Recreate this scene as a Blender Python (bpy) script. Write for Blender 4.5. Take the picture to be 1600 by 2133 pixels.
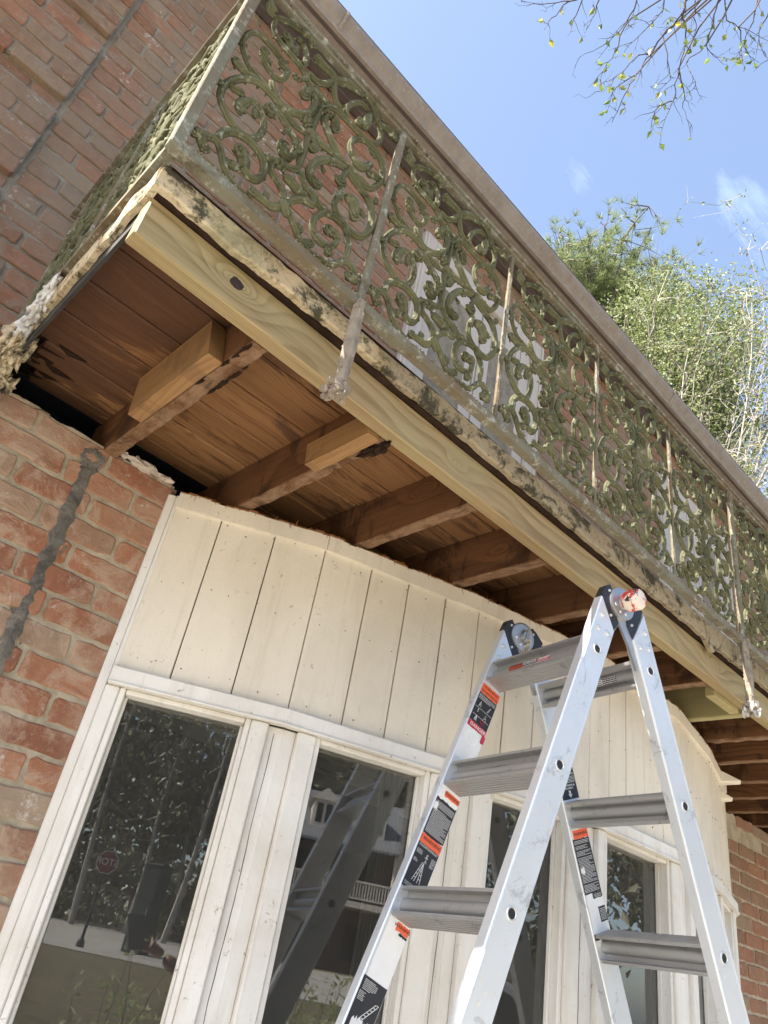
import bpy, bmesh, math, random
from mathutils import Vector, Matrix, noise
R = math.radians
random.seed(7)
for o in list(bpy.data.objects):
    bpy.data.objects.remove(o)
SC = bpy.context.scene
COL = SC.collection
H = 1.6                                   # camera height; build coordinates are relative to the eye, +H lifts them onto z=0 ground

# ---------------------------------------------------------------- camera
cam = bpy.data.cameras.new("camera")
co = bpy.data.objects.new("camera", cam)
COL.objects.link(co)
M = ((0.695, -0.700, 0.165), (0.475, 0.274, -0.836), (0.540, 0.660, 0.523))
yaw, pit, rol = 0.686096895, 0.549839267, 0.194756653
fw = Vector((math.sin(yaw)*math.cos(pit), math.cos(yaw)*math.cos(pit), math.sin(pit)))
rt = Vector((math.cos(yaw), -math.sin(yaw), 0))
up = rt.cross(fw)
r2 = rt*math.cos(rol) + up*math.sin(rol)
u2 = -rt*math.sin(rol) + up*math.cos(rol)
co.matrix_world = Matrix(((r2.x, u2.x, -fw.x, 0), (r2.y, u2.y, -fw.y, 0), (r2.z, u2.z, -fw.z, H), (0, 0, 0, 1)))
cam.sensor_fit = 'VERTICAL'
cam.sensor_height = 24
cam.lens = 1550.3*24/2133
cam.clip_start = 0.02
cam.clip_end = 600
SC.camera = co

# ---------------------------------------------------------------- light
SUN = Vector((-0.70, 0.15, 0.70)).normalized()
w = bpy.data.worlds.new("World")
SC.world = w
w.use_nodes = True
nt = w.node_tree
nt.nodes.clear()
sky = nt.nodes.new("ShaderNodeTexSky")
sky.sky_type = 'NISHITA'
sky.sun_disc = False
sky.sun_elevation = math.asin(SUN.z)
sky.sun_rotation = math.atan2(SUN.x, SUN.y)
sky.air_density = 1.0
sky.dust_density = 2.2
sky.ozone_density = 1.5
tc = nt.nodes.new("ShaderNodeTexCoord")
mp = nt.nodes.new("ShaderNodeMapping")
mp.inputs['Scale'].default_value = (1.6, 3.4, 2.2)
mp.inputs['Rotation'].default_value = (0.3, 0.2, 0.9)
n1 = nt.nodes.new("ShaderNodeTexNoise")
n1.inputs['Scale'].default_value = 2.3
n1.inputs['Detail'].default_value = 9
n1.inputs['Roughness'].default_value = 0.6
n1.inputs['Distortion'].default_value = 0.5
rp = nt.nodes.new("ShaderNodeValToRGB")
rp.color_ramp.elements[0].position = 0.60
rp.color_ramp.elements[0].color = (.10, .10, .10, 1)
rp.color_ramp.elements[1].position = 0.86
rp.color_ramp.elements[1].color = (.75, .75, .75, 1)
mx = nt.nodes.new("ShaderNodeMixRGB")
mx.inputs[2].default_value = (3.6, 4.3, 5.6, 1)
bg = nt.nodes.new("ShaderNodeBackground")
bg.inputs[1].default_value = 0.115
ow = nt.nodes.new("ShaderNodeOutputWorld")
L = nt.links.new
L(tc.outputs['Generated'], mp.inputs[0]); L(mp.outputs[0], n1.inputs['Vector'])
L(n1.outputs['Fac'], rp.inputs[0]); L(rp.outputs[0], mx.inputs[0])
L(sky.outputs[0], mx.inputs[1]); L(mx.outputs[0], bg.inputs[0]); L(bg.outputs[0], ow.inputs[0])
sl = bpy.data.lights.new("sun", 'SUN')
sl.energy = 5.0
sl.angle = R(0.55)
sl.color = (1.0, 0.94, 0.84)
so = bpy.data.objects.new("sun", sl)
COL.objects.link(so)
so.rotation_euler = SUN.to_track_quat('Z', 'Y').to_euler()
so.location = (-20, 5, 30)
SC.view_settings.view_transform = 'Standard'
SC.view_settings.look = 'None'
SC.view_settings.gamma = 1
SC.view_settings.exposure = 1.75
SC.cycles.max_bounces = 8
SC.cycles.transparent_max_bounces = 16
SC.cycles.sample_clamp_indirect = 6


# ---------------------------------------------------------------- mesh helpers
class MB:
    def __init__(s):
        s.v = []; s.f = []; s.c = []; s.cur = (0.5, 0.5, 0.5, 1)

    def add(s, vs, fs):
        b = len(s.v)
        s.v += [tuple(p) for p in vs]
        s.c += [s.cur]*len(vs)
        s.f += [tuple(i+b for i in f) for f in fs]

    def rnd(s):
        s.cur = (random.random(), random.random(), random.random(), 1)

    def box(s, a, b, bv=0.0, jit=0.0, mat=None):
        x0, y0, z0 = a; x1, y1, z1 = b
        if bv > 0:
            bv = min(bv, (x1-x0)*.45, (y1-y0)*.45, (z1-z0)*.45)
        vs = []; 
        if bv <= 0:
            vs = [(x, y, z) for x in (x0, x1) for y in (y0, y1) for z in (z0, z1)]
            fs = [(0, 1, 3, 2), (4, 6, 7, 5), (0, 4, 5, 1), (2, 3, 7, 6), (0, 2, 6, 4), (1, 5, 7, 3)]
        else:
            bm = bmesh.new()
            bmesh.ops.create_cube(bm, size=1)
            for v in bm.verts:
                v.co = Vector(((x0+x1)/2+v.co.x*(x1-x0), (y0+y1)/2+v.co.y*(y1-y0), (z0+z1)/2+v.co.z*(z1-z0)))
            bmesh.ops.bevel(bm, geom=bm.edges[:], offset=bv, segments=1, affect='EDGES', profile=0.5)
            bm.verts.index_update()
            vs = [v.co.copy() for v in bm.verts]
            fs = [[v.index for v in f.verts] for f in bm.faces]
            bm.free()
        if jit:
            vs = [(p[0]+random.uniform(-jit, jit), p[1]+random.uniform(-jit, jit), p[2]+random.uniform(-jit, jit)) for p in vs]
        if mat is not None:
            vs = [mat @ Vector(p) for p in vs]
        s.add(vs, fs)

    def obox(s, c, ax, ay, az, bv=0.0):
        """oriented box: centre c, half-extent vectors"""
        c = Vector(c); ax = Vector(ax); ay = Vector(ay); az = Vector(az)
        m = Matrix(((ax.x, ay.x, az.x, c.x), (ax.y, ay.y, az.y, c.y), (ax.z, ay.z, az.z, c.z), (0, 0, 0, 1)))
        if bv:
            lx, ly, lz = ax.length, ay.length, az.length
            m2 = Matrix(((ax.x/lx, ay.x/ly, az.x/lz, c.x), (ax.y/lx, ay.y/ly, az.y/lz, c.y), (ax.z/lx, ay.z/ly, az.z/lz, c.z), (0, 0, 0, 1)))
            s.box((-lx, -ly, -lz), (lx, ly, lz), bv, 0, m2)
        else:
            s.box((-1, -1, -1), (1, 1, 1), 0, 0, m)

    def tube(s, pts, rad, n=6, cap=True, flat=None, rough=0.0):
        """tube along pts; rad number or list; flat=(axis vector, factor) squashes along an axis"""
        pts = [Vector(p) for p in pts]
        k = len(pts)
        if not hasattr(rad, '__len__'):
            rad = [rad]*k
        t0 = (pts[1]-pts[0]).normalized()
        ref = Vector((0, 0, 1)) if abs(t0.z) < .9 else Vector((0, 1, 0))
        if flat:
            ref = Vector(flat[0])
        a = t0.cross(ref).normalized()
        vs = []
        for i in range(k):
            t = (pts[min(i+1, k-1)]-pts[max(i-1, 0)])
            if t.length < 1e-9: t = t0
            t = t.normalized()
            if flat:
                a = t.cross(ref)
                if a.length < 1e-6: a = Vector((1, 0, 0))
                a.normalize()
            else:
                a = (a - t*a.dot(t))
                if a.length < 1e-6: a = t.orthogonal()
                a.normalize()
            b = t.cross(a)
            for j in range(n):
                an = 2*math.pi*(j+.5)/n
                rr = rad[i]*(1+(random.uniform(-rough, rough) if rough else 0))
                vs.append(pts[i] + a*math.cos(an)*rr + b*math.sin(an)*rr*(flat[1] if flat else 1))
        fs = []
        for i in range(k-1):
            for j in range(n):
                fs.append((i*n+j, i*n+(j+1) % n, (i+1)*n+(j+1) % n, (i+1)*n+j))
        if cap:
            fs.append(tuple(reversed(range(n))))
            fs.append(tuple(range((k-1)*n, k*n)))
        s.add(vs, fs)

    def lump(s, c, r, nz=0.25, seg=8, rings=5, sc=(1, 1, 1)):
        c = Vector(c); vs = []; fs = []
        ph = random.uniform(0, 50)
        for i in range(rings+1):
            th = math.pi*i/rings
            for j in range(seg):
                p = 2*math.pi*j/seg
                d = Vector((math.sin(th)*math.cos(p), math.sin(th)*math.sin(p), math.cos(th)))
                q = 1+nz*noise.noise(d*1.9+Vector((ph, 0, 0)))*2
                vs.append(c+Vector((d.x*sc[0], d.y*sc[1], d.z*sc[2]))*r*q)
        for i in range(rings):
            for j in range(seg):
                fs.append((i*seg+j, (i+1)*seg+j, (i+1)*seg+(j+1) % seg, i*seg+(j+1) % seg))
        s.add(vs, fs)

    def disc(s, c, nrm, r, h, n=20, r2=None):
        c = Vector(c); nrm = Vector(nrm).normalized()
        s.tube([c, c+nrm*h], [r, r if r2 is None else r2], n)

    def poly(s, pts, nrm, th):
        """extruded flat polygon"""
        k = len(pts); nrm = Vector(nrm)*th
        vs = [Vector(p) for p in pts]+[Vector(p)+nrm for p in pts]
        fs = [tuple(range(k)), tuple(reversed(range(k, 2*k)))]
        fs += [(i, i+k, (i+1) % k+k, (i+1) % k) for i in range(k)]
        s.add(vs, fs)

    def build(s, name, mat, parent=None, smooth=False, loc=None, attr=False):
        me = bpy.data.meshes.new(name)
        o0 = Vector((0, 0, -H))
        if loc is not None:
            o0 = Vector(loc)
        if parent is not None and loc is None:
            o0 = Vector(parent['o0'])
        me.from_pydata([(p[0]-o0.x, p[1]-o0.y, p[2]-o0.z) for p in s.v], [], s.f)
        me.validate()
        bm = bmesh.new(); bm.from_mesh(me)
        bmesh.ops.recalc_face_normals(bm, faces=bm.faces)
        bm.to_mesh(me); bm.free()
        if attr and len(me.vertices) == len(s.c):
            a = me.color_attributes.new("rnd", 'FLOAT_COLOR', 'POINT')
            flat = [x for c in s.c for x in c]
            a.data.foreach_set('color', flat)
        me.materials.append(mat)
        if smooth:
            me.polygons.foreach_set('use_smooth', [True]*len(me.polygons))
        ob = bpy.data.objects.new(name, me)
        COL.objects.link(ob)
        if parent is not None:
            ob.parent = parent
            ob['o0'] = tuple(o0)
            po = Vector(parent['o0'])
            ob.location = o0-po
        else:
            ob.location = (o0.x, o0.y, o0.z+H)
            ob['o0'] = tuple(o0)
        return ob


def tag(o, label, cat, group=None, kind=None):
    if label: o['label'] = label
    if cat: o['category'] = cat
    if group: o['group'] = group
    if kind: o['kind'] = kind
    return o


def thing(name, loc, label, cat, group=None):
    o = bpy.data.objects.new(name, None)
    COL.objects.link(o)
    o.empty_display_size = 0.1
    o.location = (loc[0], loc[1], loc[2]+H)
    o['o0'] = tuple(float(x) for x in loc)
    return tag(o, label, cat, group, 'thing')


def nz(x, y=0.0, z=0.0):
    return noise.noise(Vector((x, y, z)))


# ---------------------------------------------------------------- materials
class NM:
    def __init__(s, name, rough=0.6, metal=0.0, col=(.5, .5, .5), spec=0.5):
        s.m = bpy.data.materials.new(name); s.m.use_nodes = True
        s.t = s.m.node_tree
        s.b = s.t.nodes['Principled BSDF']
        s.b.inputs['Roughness'].default_value = rough
        s.b.inputs['Metallic'].default_value = metal
        s.b.inputs['Base Color'].default_value = (*col, 1)
        s.b.inputs['Specular IOR Level'].default_value = spec
        s.co = None

    def n(s, typ, **kw):
        k = s.t.nodes.new(typ)
        for a, b in kw.items(): setattr(k, a, b)
        return k

    def l(s, a, b): s.t.links.new(a, b)

    def coord(s, scale=(1, 1, 1), per_object=False):
        if s.co is None:
            s.co = s.n("ShaderNodeTexCoord")
        out = s.co.outputs['Object']
        if per_object:
            oi = s.n("ShaderNodeObjectInfo")
            mu = s.n("ShaderNodeMath", operation='MULTIPLY'); mu.inputs[1].default_value = 17.3
            s.l(oi.outputs['Random'], mu.inputs[0])
            va = s.n("ShaderNodeVectorMath", operation='ADD')
            s.l(out, va.inputs[0]); s.l(mu.outputs[0], va.inputs[1]); out = va.outputs[0]
        mp = s.n("ShaderNodeMapping"); mp.inputs['Scale'].default_value = scale
        s.l(out, mp.inputs[0])
        return mp.outputs[0]

    def noise(s, sc, det=6, rough=.55, dist=0.0, vec=None, stretch=(1, 1, 1), off=(0, 0, 0)):
        k = s.n("ShaderNodeTexNoise")
        k.inputs['Scale'].default_value = sc; k.inputs['Detail'].default_value = det
        k.inputs['Roughness'].default_value = rough; k.inputs['Distortion'].default_value = dist
        v = vec if vec is not None else s.coord(stretch)
        if off != (0, 0, 0):
            va = s.n("ShaderNodeVectorMath", operation='ADD'); va.inputs[1].default_value = off
            s.l(v, va.inputs[0]); v = va.outputs[0]
        s.l(v, k.inputs['Vector'])
        return k.outputs['Fac']

    def ramp(s, fac, stops, interp='LINEAR'):
        k = s.n("ShaderNodeValToRGB"); cr = k.color_ramp; cr.interpolation = interp
        while len(cr.elements) < len(stops): cr.elements.new(0.5)
        for e, (p, c) in zip(cr.elements, stops):
            e.position = p
            e.color = (c, c, c, 1) if not hasattr(c, '__len__') else (*c, 1)
        s.l(fac, k.inputs[0])
        return k.outputs[0]

    def mix(s, fac, a, b, mode='MIX'):
        k = s.n("ShaderNodeMixRGB", blend_type=mode)
        for i, x in ((0, fac), (1, a), (2, b)):
            if hasattr(x, 'is_output') or isinstance(x, bpy.types.NodeSocket): s.l(x, k.inputs[i])
            elif i == 0: k.inputs[0].default_value = x
            else: k.inputs[i].default_value = (*x, 1)
        return k.outputs[0]

    def math(s, op, a, b=None, clamp=False):
        k = s.n("ShaderNodeMath", operation=op); k.use_clamp = clamp
        for i, x in ((0, a), (1, b)):
            if x is None: continue
            if isinstance(x, bpy.types.NodeSocket): s.l(x, k.inputs[i])
            else: k.inputs[i].default_value = x
        return k.outputs[0]

    def col(s, c): s.l(c, s.b.inputs['Base Color']); return s

    def rough(s, c): s.l(c, s.b.inputs['Roughness']); return s

    def bump(s, h, st=0.4, dist=0.004):
        k = s.n("ShaderNodeBump"); k.inputs['Strength'].default_value = st; k.inputs['Distance'].default_value = dist
        s.l(h, k.inputs['Height']); s.l(k.outputs[0], s.b.inputs['Normal']); return s

    def attr(s, name='rnd'):
        k = s.n("ShaderNodeVertexColor"); k.layer_name = name
        sp = s.n("ShaderNodeSeparateColor"); s.l(k.outputs[0], sp.inputs[0])
        return sp.outputs


def brick_mat(name, cols, white=0.35, grime=(.16, .13, .10), gr=.5):
    m = NM(name, .93, spec=.25)
    a = m.attr()
    base = m.ramp(a[0], [(0, cols[0]), (.3, cols[1]), (.6, cols[2]), (.85, cols[3]), (1, cols[4])])
    n1 = m.noise(14, 8, .62)
    base = m.mix(m.ramp(n1, [(.35, 0.0), (.65, .7)]), base, m.mix(.5, base, (.12, .06, .04)))
    n5 = m.noise(7, 9, .75, .8, off=(6, 1, 6))
    base = m.mix(m.ramp(n5, [(.51, 0.0), (.60, .62)]), base, tuple(min(1, x*1.15) for x in grime))
    n2 = m.noise(38, 6, .7, off=(3, 3, 3))
    base = m.mix(m.ramp(n2, [(.5, 0.0), (.72, .55)]), base, (.46, .30, .20))
    # lime / old paint splotches, more on some bricks
    n3 = m.noise(15, 9, .76, .6, off=(9, 1, 4))
    n3b = m.noise(70, 5, .7, off=(1, 7, 4))
    q = m.math('ADD', m.math('MULTIPLY', n3, .72), m.math('MULTIPLY', n3b, .28))
    q = m.math('ADD', q, m.math('MULTIPLY', m.math('POWER', a[2], 5.0), .085))
    wf = m.ramp(q, [(.625-.02*white, 0.0), (.66, 1.0)])
    base = m.mix(m.math('MULTIPLY', wf, .85), base, (.66, .60, .53))
    n4 = m.noise(2.1, 6, .6, off=(5, 5, 2))
    base = m.mix(m.math('MULTIPLY', m.ramp(n4, [(.42, 0.0), (.66, 1.0)]), gr), base, grime)
    m.col(base)
    hh = m.math('ADD', m.noise(75, 9, .8), m.math('MULTIPLY', n5, 1.6))
    m.bump(hh, .9, .005)
    return m.m


BR = [(.29, .12, .07), (.38, .16, .085), (.45, .20, .11), (.36, .21, .135), (.40, .30, .21)]
M_brick_low = brick_mat("lower_brick", BR, 1.9, (.45, .345, .25), .85)
BU = [(.27, .14, .082), (.34, .155, .09), (.41, .195, .115), (.30, .19, .12), (.36, .27, .18)]
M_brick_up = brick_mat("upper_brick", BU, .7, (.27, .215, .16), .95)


def mortar_mat(name, c, d):
    m = NM(name, .95, spec=.2)
    n = m.noise(13, 9, .75, .5)
    m.col(m.mix(m.ramp(n, [(.40, 0.0), (.62, 1.0)]), c, d))
    m.bump(m.math('ADD', m.noise(60, 8, .75), m.noise(12, 4, .6)), .9, .006)
    return m.m


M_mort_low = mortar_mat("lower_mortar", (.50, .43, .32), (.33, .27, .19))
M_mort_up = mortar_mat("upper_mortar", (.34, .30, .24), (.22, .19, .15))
M_caulk = mortar_mat("joint_sealant", (.085, .08, .07), (.24, .215, .18))


def paint_mat(name, c, dirt=(.30, .21, .13), amount=.5, rough=.55, streak=True):
    m = NM(name, rough, spec=.35)
    n = m.noise(3.0, 5, .6)
    base = m.mix(m.ramp(n, [(.3, 0.0), (.75, 1.0)]), c, tuple(x*.90 for x in c))
    sp = m.noise(48, 7, .72, .4, off=(4, 2, 9))
    big = m.noise(4.5, 4, .6, off=(8, 2, 1))
    f = m.math('MULTIPLY', m.ramp(sp, [(.62, 0.0), (.68, 1.0)]), m.ramp(big, [(.40, .15), (.58, 1.0)]))
    base = m.mix(m.math('MULTIPLY', f, amount), base, dirt)
    if streak:
        st = m.noise(5, 7, .65, .3, stretch=(5, 5, .45), off=(2, 5, 3))
        base = m.mix(m.math('MULTIPLY', m.ramp(st, [(.52, 0.0), (.78, 1.0)]), .45*amount), base, (.42, .35, .25))
    sm = m.noise(2.0, 6, .6, 1.0, off=(7, 7, 1))
    base = m.mix(m.math('MULTIPLY', m.ramp(sm, [(.43, 0.0), (.70, 1.0)]), .50*amount), base, (.47, .40, .30))
    fs_ = m.noise(120, 4, .7, off=(7, 2, 1))
    base = m.mix(m.math('MULTIPLY', m.ramp(fs_, [(.68, 0.0), (.73, 1.0)]), .6*amount), base, dirt)
    m.col(base)
    m.bump(m.math('ADD', m.noise(26, 7, .7), m.math('ADD', sp, m.noise(30, 5, .7, stretch=(2.5, 2.5, .12)))), .35, .003)
    return m.m


M_cream = paint_mat("cream_paint", (.77, .695, .57), amount=.85)
M_white = paint_mat("white_paint", (.78, .75, .69), amount=1.0)
M_trimw = paint_mat("shaded_white_paint", (.58, .52, .46), amount=.2)  # white with the eave shade and warm bounce put into its colour


def wood_mat(name, lt, dk, ring=.008, wob=.05, stain=None, stain_amt=.0, oy=.03, perobj=False, rough=.75, green=None, board=False, axis='X', worn=None, knots=()):
    m = NM(name, rough, spec=.3)
    v = m.coord((1, 1, 1), perobj)
    if board:
        a = m.attr()
        cb = m.n("ShaderNodeCombineXYZ")
        m.l(m.math('MULTIPLY', a[0], 9.0), cb.inputs[0]); m.l(m.math('MULTIPLY', a[1], 3.0), cb.inputs[2])
        va = m.n("ShaderNodeVectorMath", operation='ADD'); m.l(v, va.inputs[0]); m.l(cb.outputs[0], va.inputs[1]); v = va.outputs[0]
    sp_0 = m.n("ShaderNodeSeparateXYZ"); m.l(m.coord(), sp_0.inputs[0]); sp0 = sp_0.outputs[0]
    sp = m.n("ShaderNodeSeparateXYZ"); m.l(v, sp.inputs[0])
    ox, oyy, oz = sp.outputs[0], sp.outputs[1], sp.outputs[2]
    if axis == 'Y': ox, oyy, oz = sp.outputs[1], sp.outputs[0], sp.outputs[2]
    if axis == 'Z': ox, oyy, oz = sp.outputs[2], sp.outputs[0], sp.outputs[1]
    c1 = m.n("ShaderNodeCombineXYZ"); m.l(ox, c1.inputs[0])
    nA = m.noise(1.6, 2, .5, vec=c1.outputs[0]); nB = m.noise(1.1, 2, .5, vec=c1.outputs[0], off=(7, 3, 1))
    sv = m.n("ShaderNodeCombineXYZ")
    m.l(m.math('MULTIPLY', ox, .25), sv.inputs[0]); m.l(oyy, sv.inputs[1]); m.l(oz, sv.inputs[2])
    nC = m.noise(9, 3, .5, vec=sv.outputs[0])
    y2 = m.math('ADD', m.math('ADD', oyy, oy), m.math('MULTIPLY', m.math('SUBTRACT', nA, .5), wob*1.4))
    if board:
        fr = m.math('SUBTRACT', m.math('MULTIPLY', a[2], .16), .08)
        y2 = m.math('ADD', fr, m.math('MULTIPLY', m.math('ADD', m.math('SUBTRACT', m.math('FRACT', m.math('DIVIDE', m.math('ADD', oyy, 1.40), .136)), .5), m.math('SUBTRACT', nA, .5)), .10))
        z2 = m.math('ADD', m.math('MULTIPLY', m.math('SUBTRACT', nB, .5), wob), .035)
    else:
        z2 = m.math('ADD', oz, m.math('MULTIPLY', m.math('SUBTRACT', nB, .5), wob*3.2))
    z3 = m.math('ADD', z2, m.math('MULTIPLY', m.math('SUBTRACT', nC, .5), .02))
    c2 = m.n("ShaderNodeCombineXYZ"); m.l(y2, c2.inputs[1]); m.l(z3, c2.inputs[2])
    ln = m.n("ShaderNodeVectorMath", operation='LENGTH'); m.l(c2.outputs[0], ln.inputs[0])
    ph = m.math('MULTIPLY', ln.outputs['Value'], 1/ring)
    for kx, ky, kz, amp, s_ in knots:
        cc = m.n("ShaderNodeCombineXYZ")
        m.l(m.math('MULTIPLY', m.math('SUBTRACT', sp.outputs[0], kx), .45 if axis == 'X' else 1.0), cc.inputs[0])
        m.l(m.math('MULTIPLY', m.math('SUBTRACT', sp.outputs[1], ky), .45 if axis == 'Y' else 1.0), cc.inputs[1]); m.l(m.math('SUBTRACT', sp.outputs[2], kz), cc.inputs[2])
        l2 = m.n("ShaderNodeVectorMath", operation='LENGTH'); m.l(cc.outputs[0], l2.inputs[0])
        e_ = m.math('POWER', 2.718, m.math('MULTIPLY', m.math('DIVIDE', l2.outputs['Value'], s_), -1.0))
        ph = m.math('ADD', ph, m.math('MULTIPLY', e_, amp))
    fr = m.math('FRACT', ph)
    g = m.ramp(fr, [(0, 0.0), (.45, .25), (.80, 1.0), (.9, .9), (1, 0.0)])
    fine = m.noise(90, 5, .7, vec=sv.outputs[0])
    sv2 = m.n("ShaderNodeCombineXYZ")
    m.l(m.math('MULTIPLY', ox, .045), sv2.inputs[0]); m.l(oyy, sv2.inputs[1]); m.l(oz, sv2.inputs[2])
    strk = m.noise(55, 4, .65, .15, vec=sv2.outputs[0], off=(2, 8, 3))
    g2 = m.math('ADD', m.math('MULTIPLY', g, .55), m.math('ADD', m.math('MULTIPLY', fine, .25), m.math('MULTIPLY', m.ramp(strk, [(.42, 0.0), (.66, 1.0)]), .45)), True)
    base = m.mix(g2, lt, dk)
    lo = m.noise(2.2, 3, .5, off=(4, 4, 4))
    base = m.mix(m.math('MULTIPLY', m.ramp(lo, [(.35, 0.0), (.7, 1.0)]), .55), base, tuple(x*.62 for x in lt))
    if green:
        gg = m.noise(1.5, 4, .6, off=(1, 9, 2))
        base = m.mix(m.math('MULTIPLY', m.ramp(gg, [(.45, 0.0), (.7, 1.0)]), .6), base, green)
    if board:
        base = m.mix(m.math('MULTIPLY', a[1], .45), base, tuple(x*.5 for x in dk))
    if stain:
        ss = m.noise(3.2, 8, .7, .5, vec=None, stretch=(.5, 2.2, 1), off=(2, 6, 3))
        if board: ss = m.math('ADD', ss, m.math('MULTIPLY', m.math('SUBTRACT', -2.92, sp0, True), .62))
        base = m.mix(m.math('MULTIPLY', m.ramp(ss, [(.525, 0.0), (.56, .75), (.68, 1.0)]), stain_amt), base, stain)
    if worn:
        wn = m.noise(30, 8, .8, .5, stretch=(1, .4, 1), off=(3, 3, 1))
        wz = m.math('LESS_THAN', m.math('ADD', oz, m.math('MULTIPLY', wn, .004)), .0065)
        base = m.mix(m.math('MULTIPLY', wz, m.ramp(wn, [(.40, 0.0), (.56, .9)])), base, worn)
    m.col(base)
    m.bump(m.math('ADD', g2, fine) if not worn else m.math('ADD', fine, m.math('MULTIPLY', wn, 1.5)), .22 if not worn else .6, .002 if not worn else .005)
    return m.m


M_beam = wood_mat("fresh_pine", (.46, .335, .175), (.20, .125, .048), .0060, .026, green=(.31, .30, .15), oy=.02, rough=.6, knots=((-3.135, -.388, .058, 7.0, .022), (-1.14, -.388, .058, 5.0, .02), (-2.48, -.388, .045, 3.0, .012)))
M_beam2 = wood_mat("treated_pine", (.46, .38, .19), (.30, .22, .09), .006, .05, green=(.36, .37, .17), oy=.03, perobj=True, axis='Y')
M_deck = wood_mat("old_deck_boards", (.50, .26, .108), (.20, .085, .032), .0058, .05, stain=(.075, .034, .020), stain_amt=.85, board=True)
M_joist = wood_mat("old_joist_wood", (.215, .098, .040), (.082, .034, .014), .0055, .05, stain=(.03, .014, .008), stain_amt=.75, perobj=False, axis='Y', worn=(.27, .165, .095), knots=((-2.384, -.18, .10, 6.0, .014), (-2.694, -.1, .06, 4, .012), (-2.07, -.2, .07, 4, .012)))
M_block = wood_mat("pine_block", (.42, .245, .105), (.22, .105, .038), .0045, .04, stain=(.17, .095, .05), stain_amt=.55, perobj=True, axis='Y')
M_worn = wood_mat("worn_wood", (.36, .22, .12), (.14, .07, .03), .006, .05, stain=(.05, .028, .015), stain_amt=.6, perobj=True, axis='Y')
M_torn = wood_mat("torn_wood", (.40, .17, .06), (.20, .075, .025), .004, .05)


def crust_mat():
    m = NM("flaking_fascia", .95, spec=.2)
    n0 = m.noise(5, 6, .6)
    base = m.mix(m.ramp(n0, [(.35, 0.0), (.65, 1.0)]), (.66, .56, .38), (.46, .32, .18))
    spx = m.n("ShaderNodeSeparateXYZ"); m.l(m.coord(), spx.inputs[0])
    base = m.mix(m.ramp(m.math('ADD', m.math('MULTIPLY', spx.outputs[0], .5), m.math('MULTIPLY', n0, .5)), [(.0, 0.0), (.001, 0.0)]) if False else m.math('MULTIPLY', m.math('GREATER_THAN', m.math('ADD', spx.outputs[0], m.math('MULTIPLY', n0, .6)), -2.40), .9), base, m.mix(n0, (.30, .26, .17), (.36, .28, .19)))
    n1 = m.noise(48, 9, .8, .6, off=(3, 1, 5))
    base = m.mix(m.ramp(n1, [(.52, 0.0), (.60, .6)]), base, (.14, .10, .06))
    n2 = m.noise(13, 9, .78, .9, off=(7, 2, 2))
    base = m.mix(m.ramp(n2, [(.54, 0.0), (.63, .9)]), base, (.035, .032, .022))
    n2b = m.noise(9, 9, .74, .25, off=(7, 2, 2))
    base = m.mix(m.ramp(n2b, [(.52, 0.0), (.585, .93)]), base, (.04, .038, .024))
    n3 = m.noise(3.4, 6, .7, .4, off=(1, 4, 8))
    base = m.mix(m.math('MULTIPLY', m.ramp(n3, [(.54, 0.0), (.70, 1.0)]), .7), base, (.18, .18, .08))
    m.col(base)
    m.bump(m.math('ADD', n1, m.math('MULTIPLY', n2, 2.0)), .6, .007)
    return m.m


M_crust = crust_mat()


def iron_mat():
    m = NM("mossy_cast_iron", .92, spec=.18)
    n0 = m.noise(8, 7, .65)
    base = m.mix(m.ramp(n0, [(.35, 0.0), (.65, 1.0)]), (.078, .077, .038), (.155, .152, .084))
    n1 = m.noise(60, 6, .75, off=(2, 4, 1))
    base = m.mix(m.ramp(n1, [(.56, 0.0), (.68, 1.0)]), base, (.36, .36, .28))
    n2 = m.noise(26, 7, .7, off=(5, 4, 1))
    base = m.mix(m.ramp(n2, [(.55, 0.0), (.68, .85)]), base, (.045, .036, .02))
    m.col(base)
    m.bump(m.math('ADD', n1, n2), .55, .004)
    return m.m


def rail_mat():
    m = NM("weathered_iron_bar", .8, spec=.35)
    n0 = m.noise(4, 7, .65, stretch=(1, 1, 1))
    base = m.mix(m.ramp(n0, [(.38, 0.0), (.62, 1.0)]), (.19, .185, .135), (.16, .115, .065))
    n1 = m.noise(42, 8, .75, off=(2, 4, 1))
    base = m.mix(m.ramp(n1, [(.53, 0.0), (.66, 1.0)]), base, (.40, .39, .33))
    n2 = m.noise(12, 8, .7, off=(5, 4, 1))
    base = m.mix(m.ramp(n2, [(.55, 0.0), (.66, .9)]), base, (.10, .08, .045))
    m.col(base)
    m.bump(m.math('ADD', n1, n2), .7, .005)
    return m.m


M_iron = iron_mat()
M_rail = rail_mat()


def plain(name, c, rough=.6, metal=0.0, var=.15, sc=12, spec=.5, bump=.15):
    m = NM(name, rough, metal, spec=spec)
    n0 = m.noise(sc, 7, .65)
    m.col(m.mix(m.ramp(n0, [(.3, 0.0), (.7, 1.0)]), c, tuple(x*(1-var) for x in c)))
    if bump: m.bump(m.noise(sc*4, 6, .7), bump, .002)
    return m.m


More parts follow.
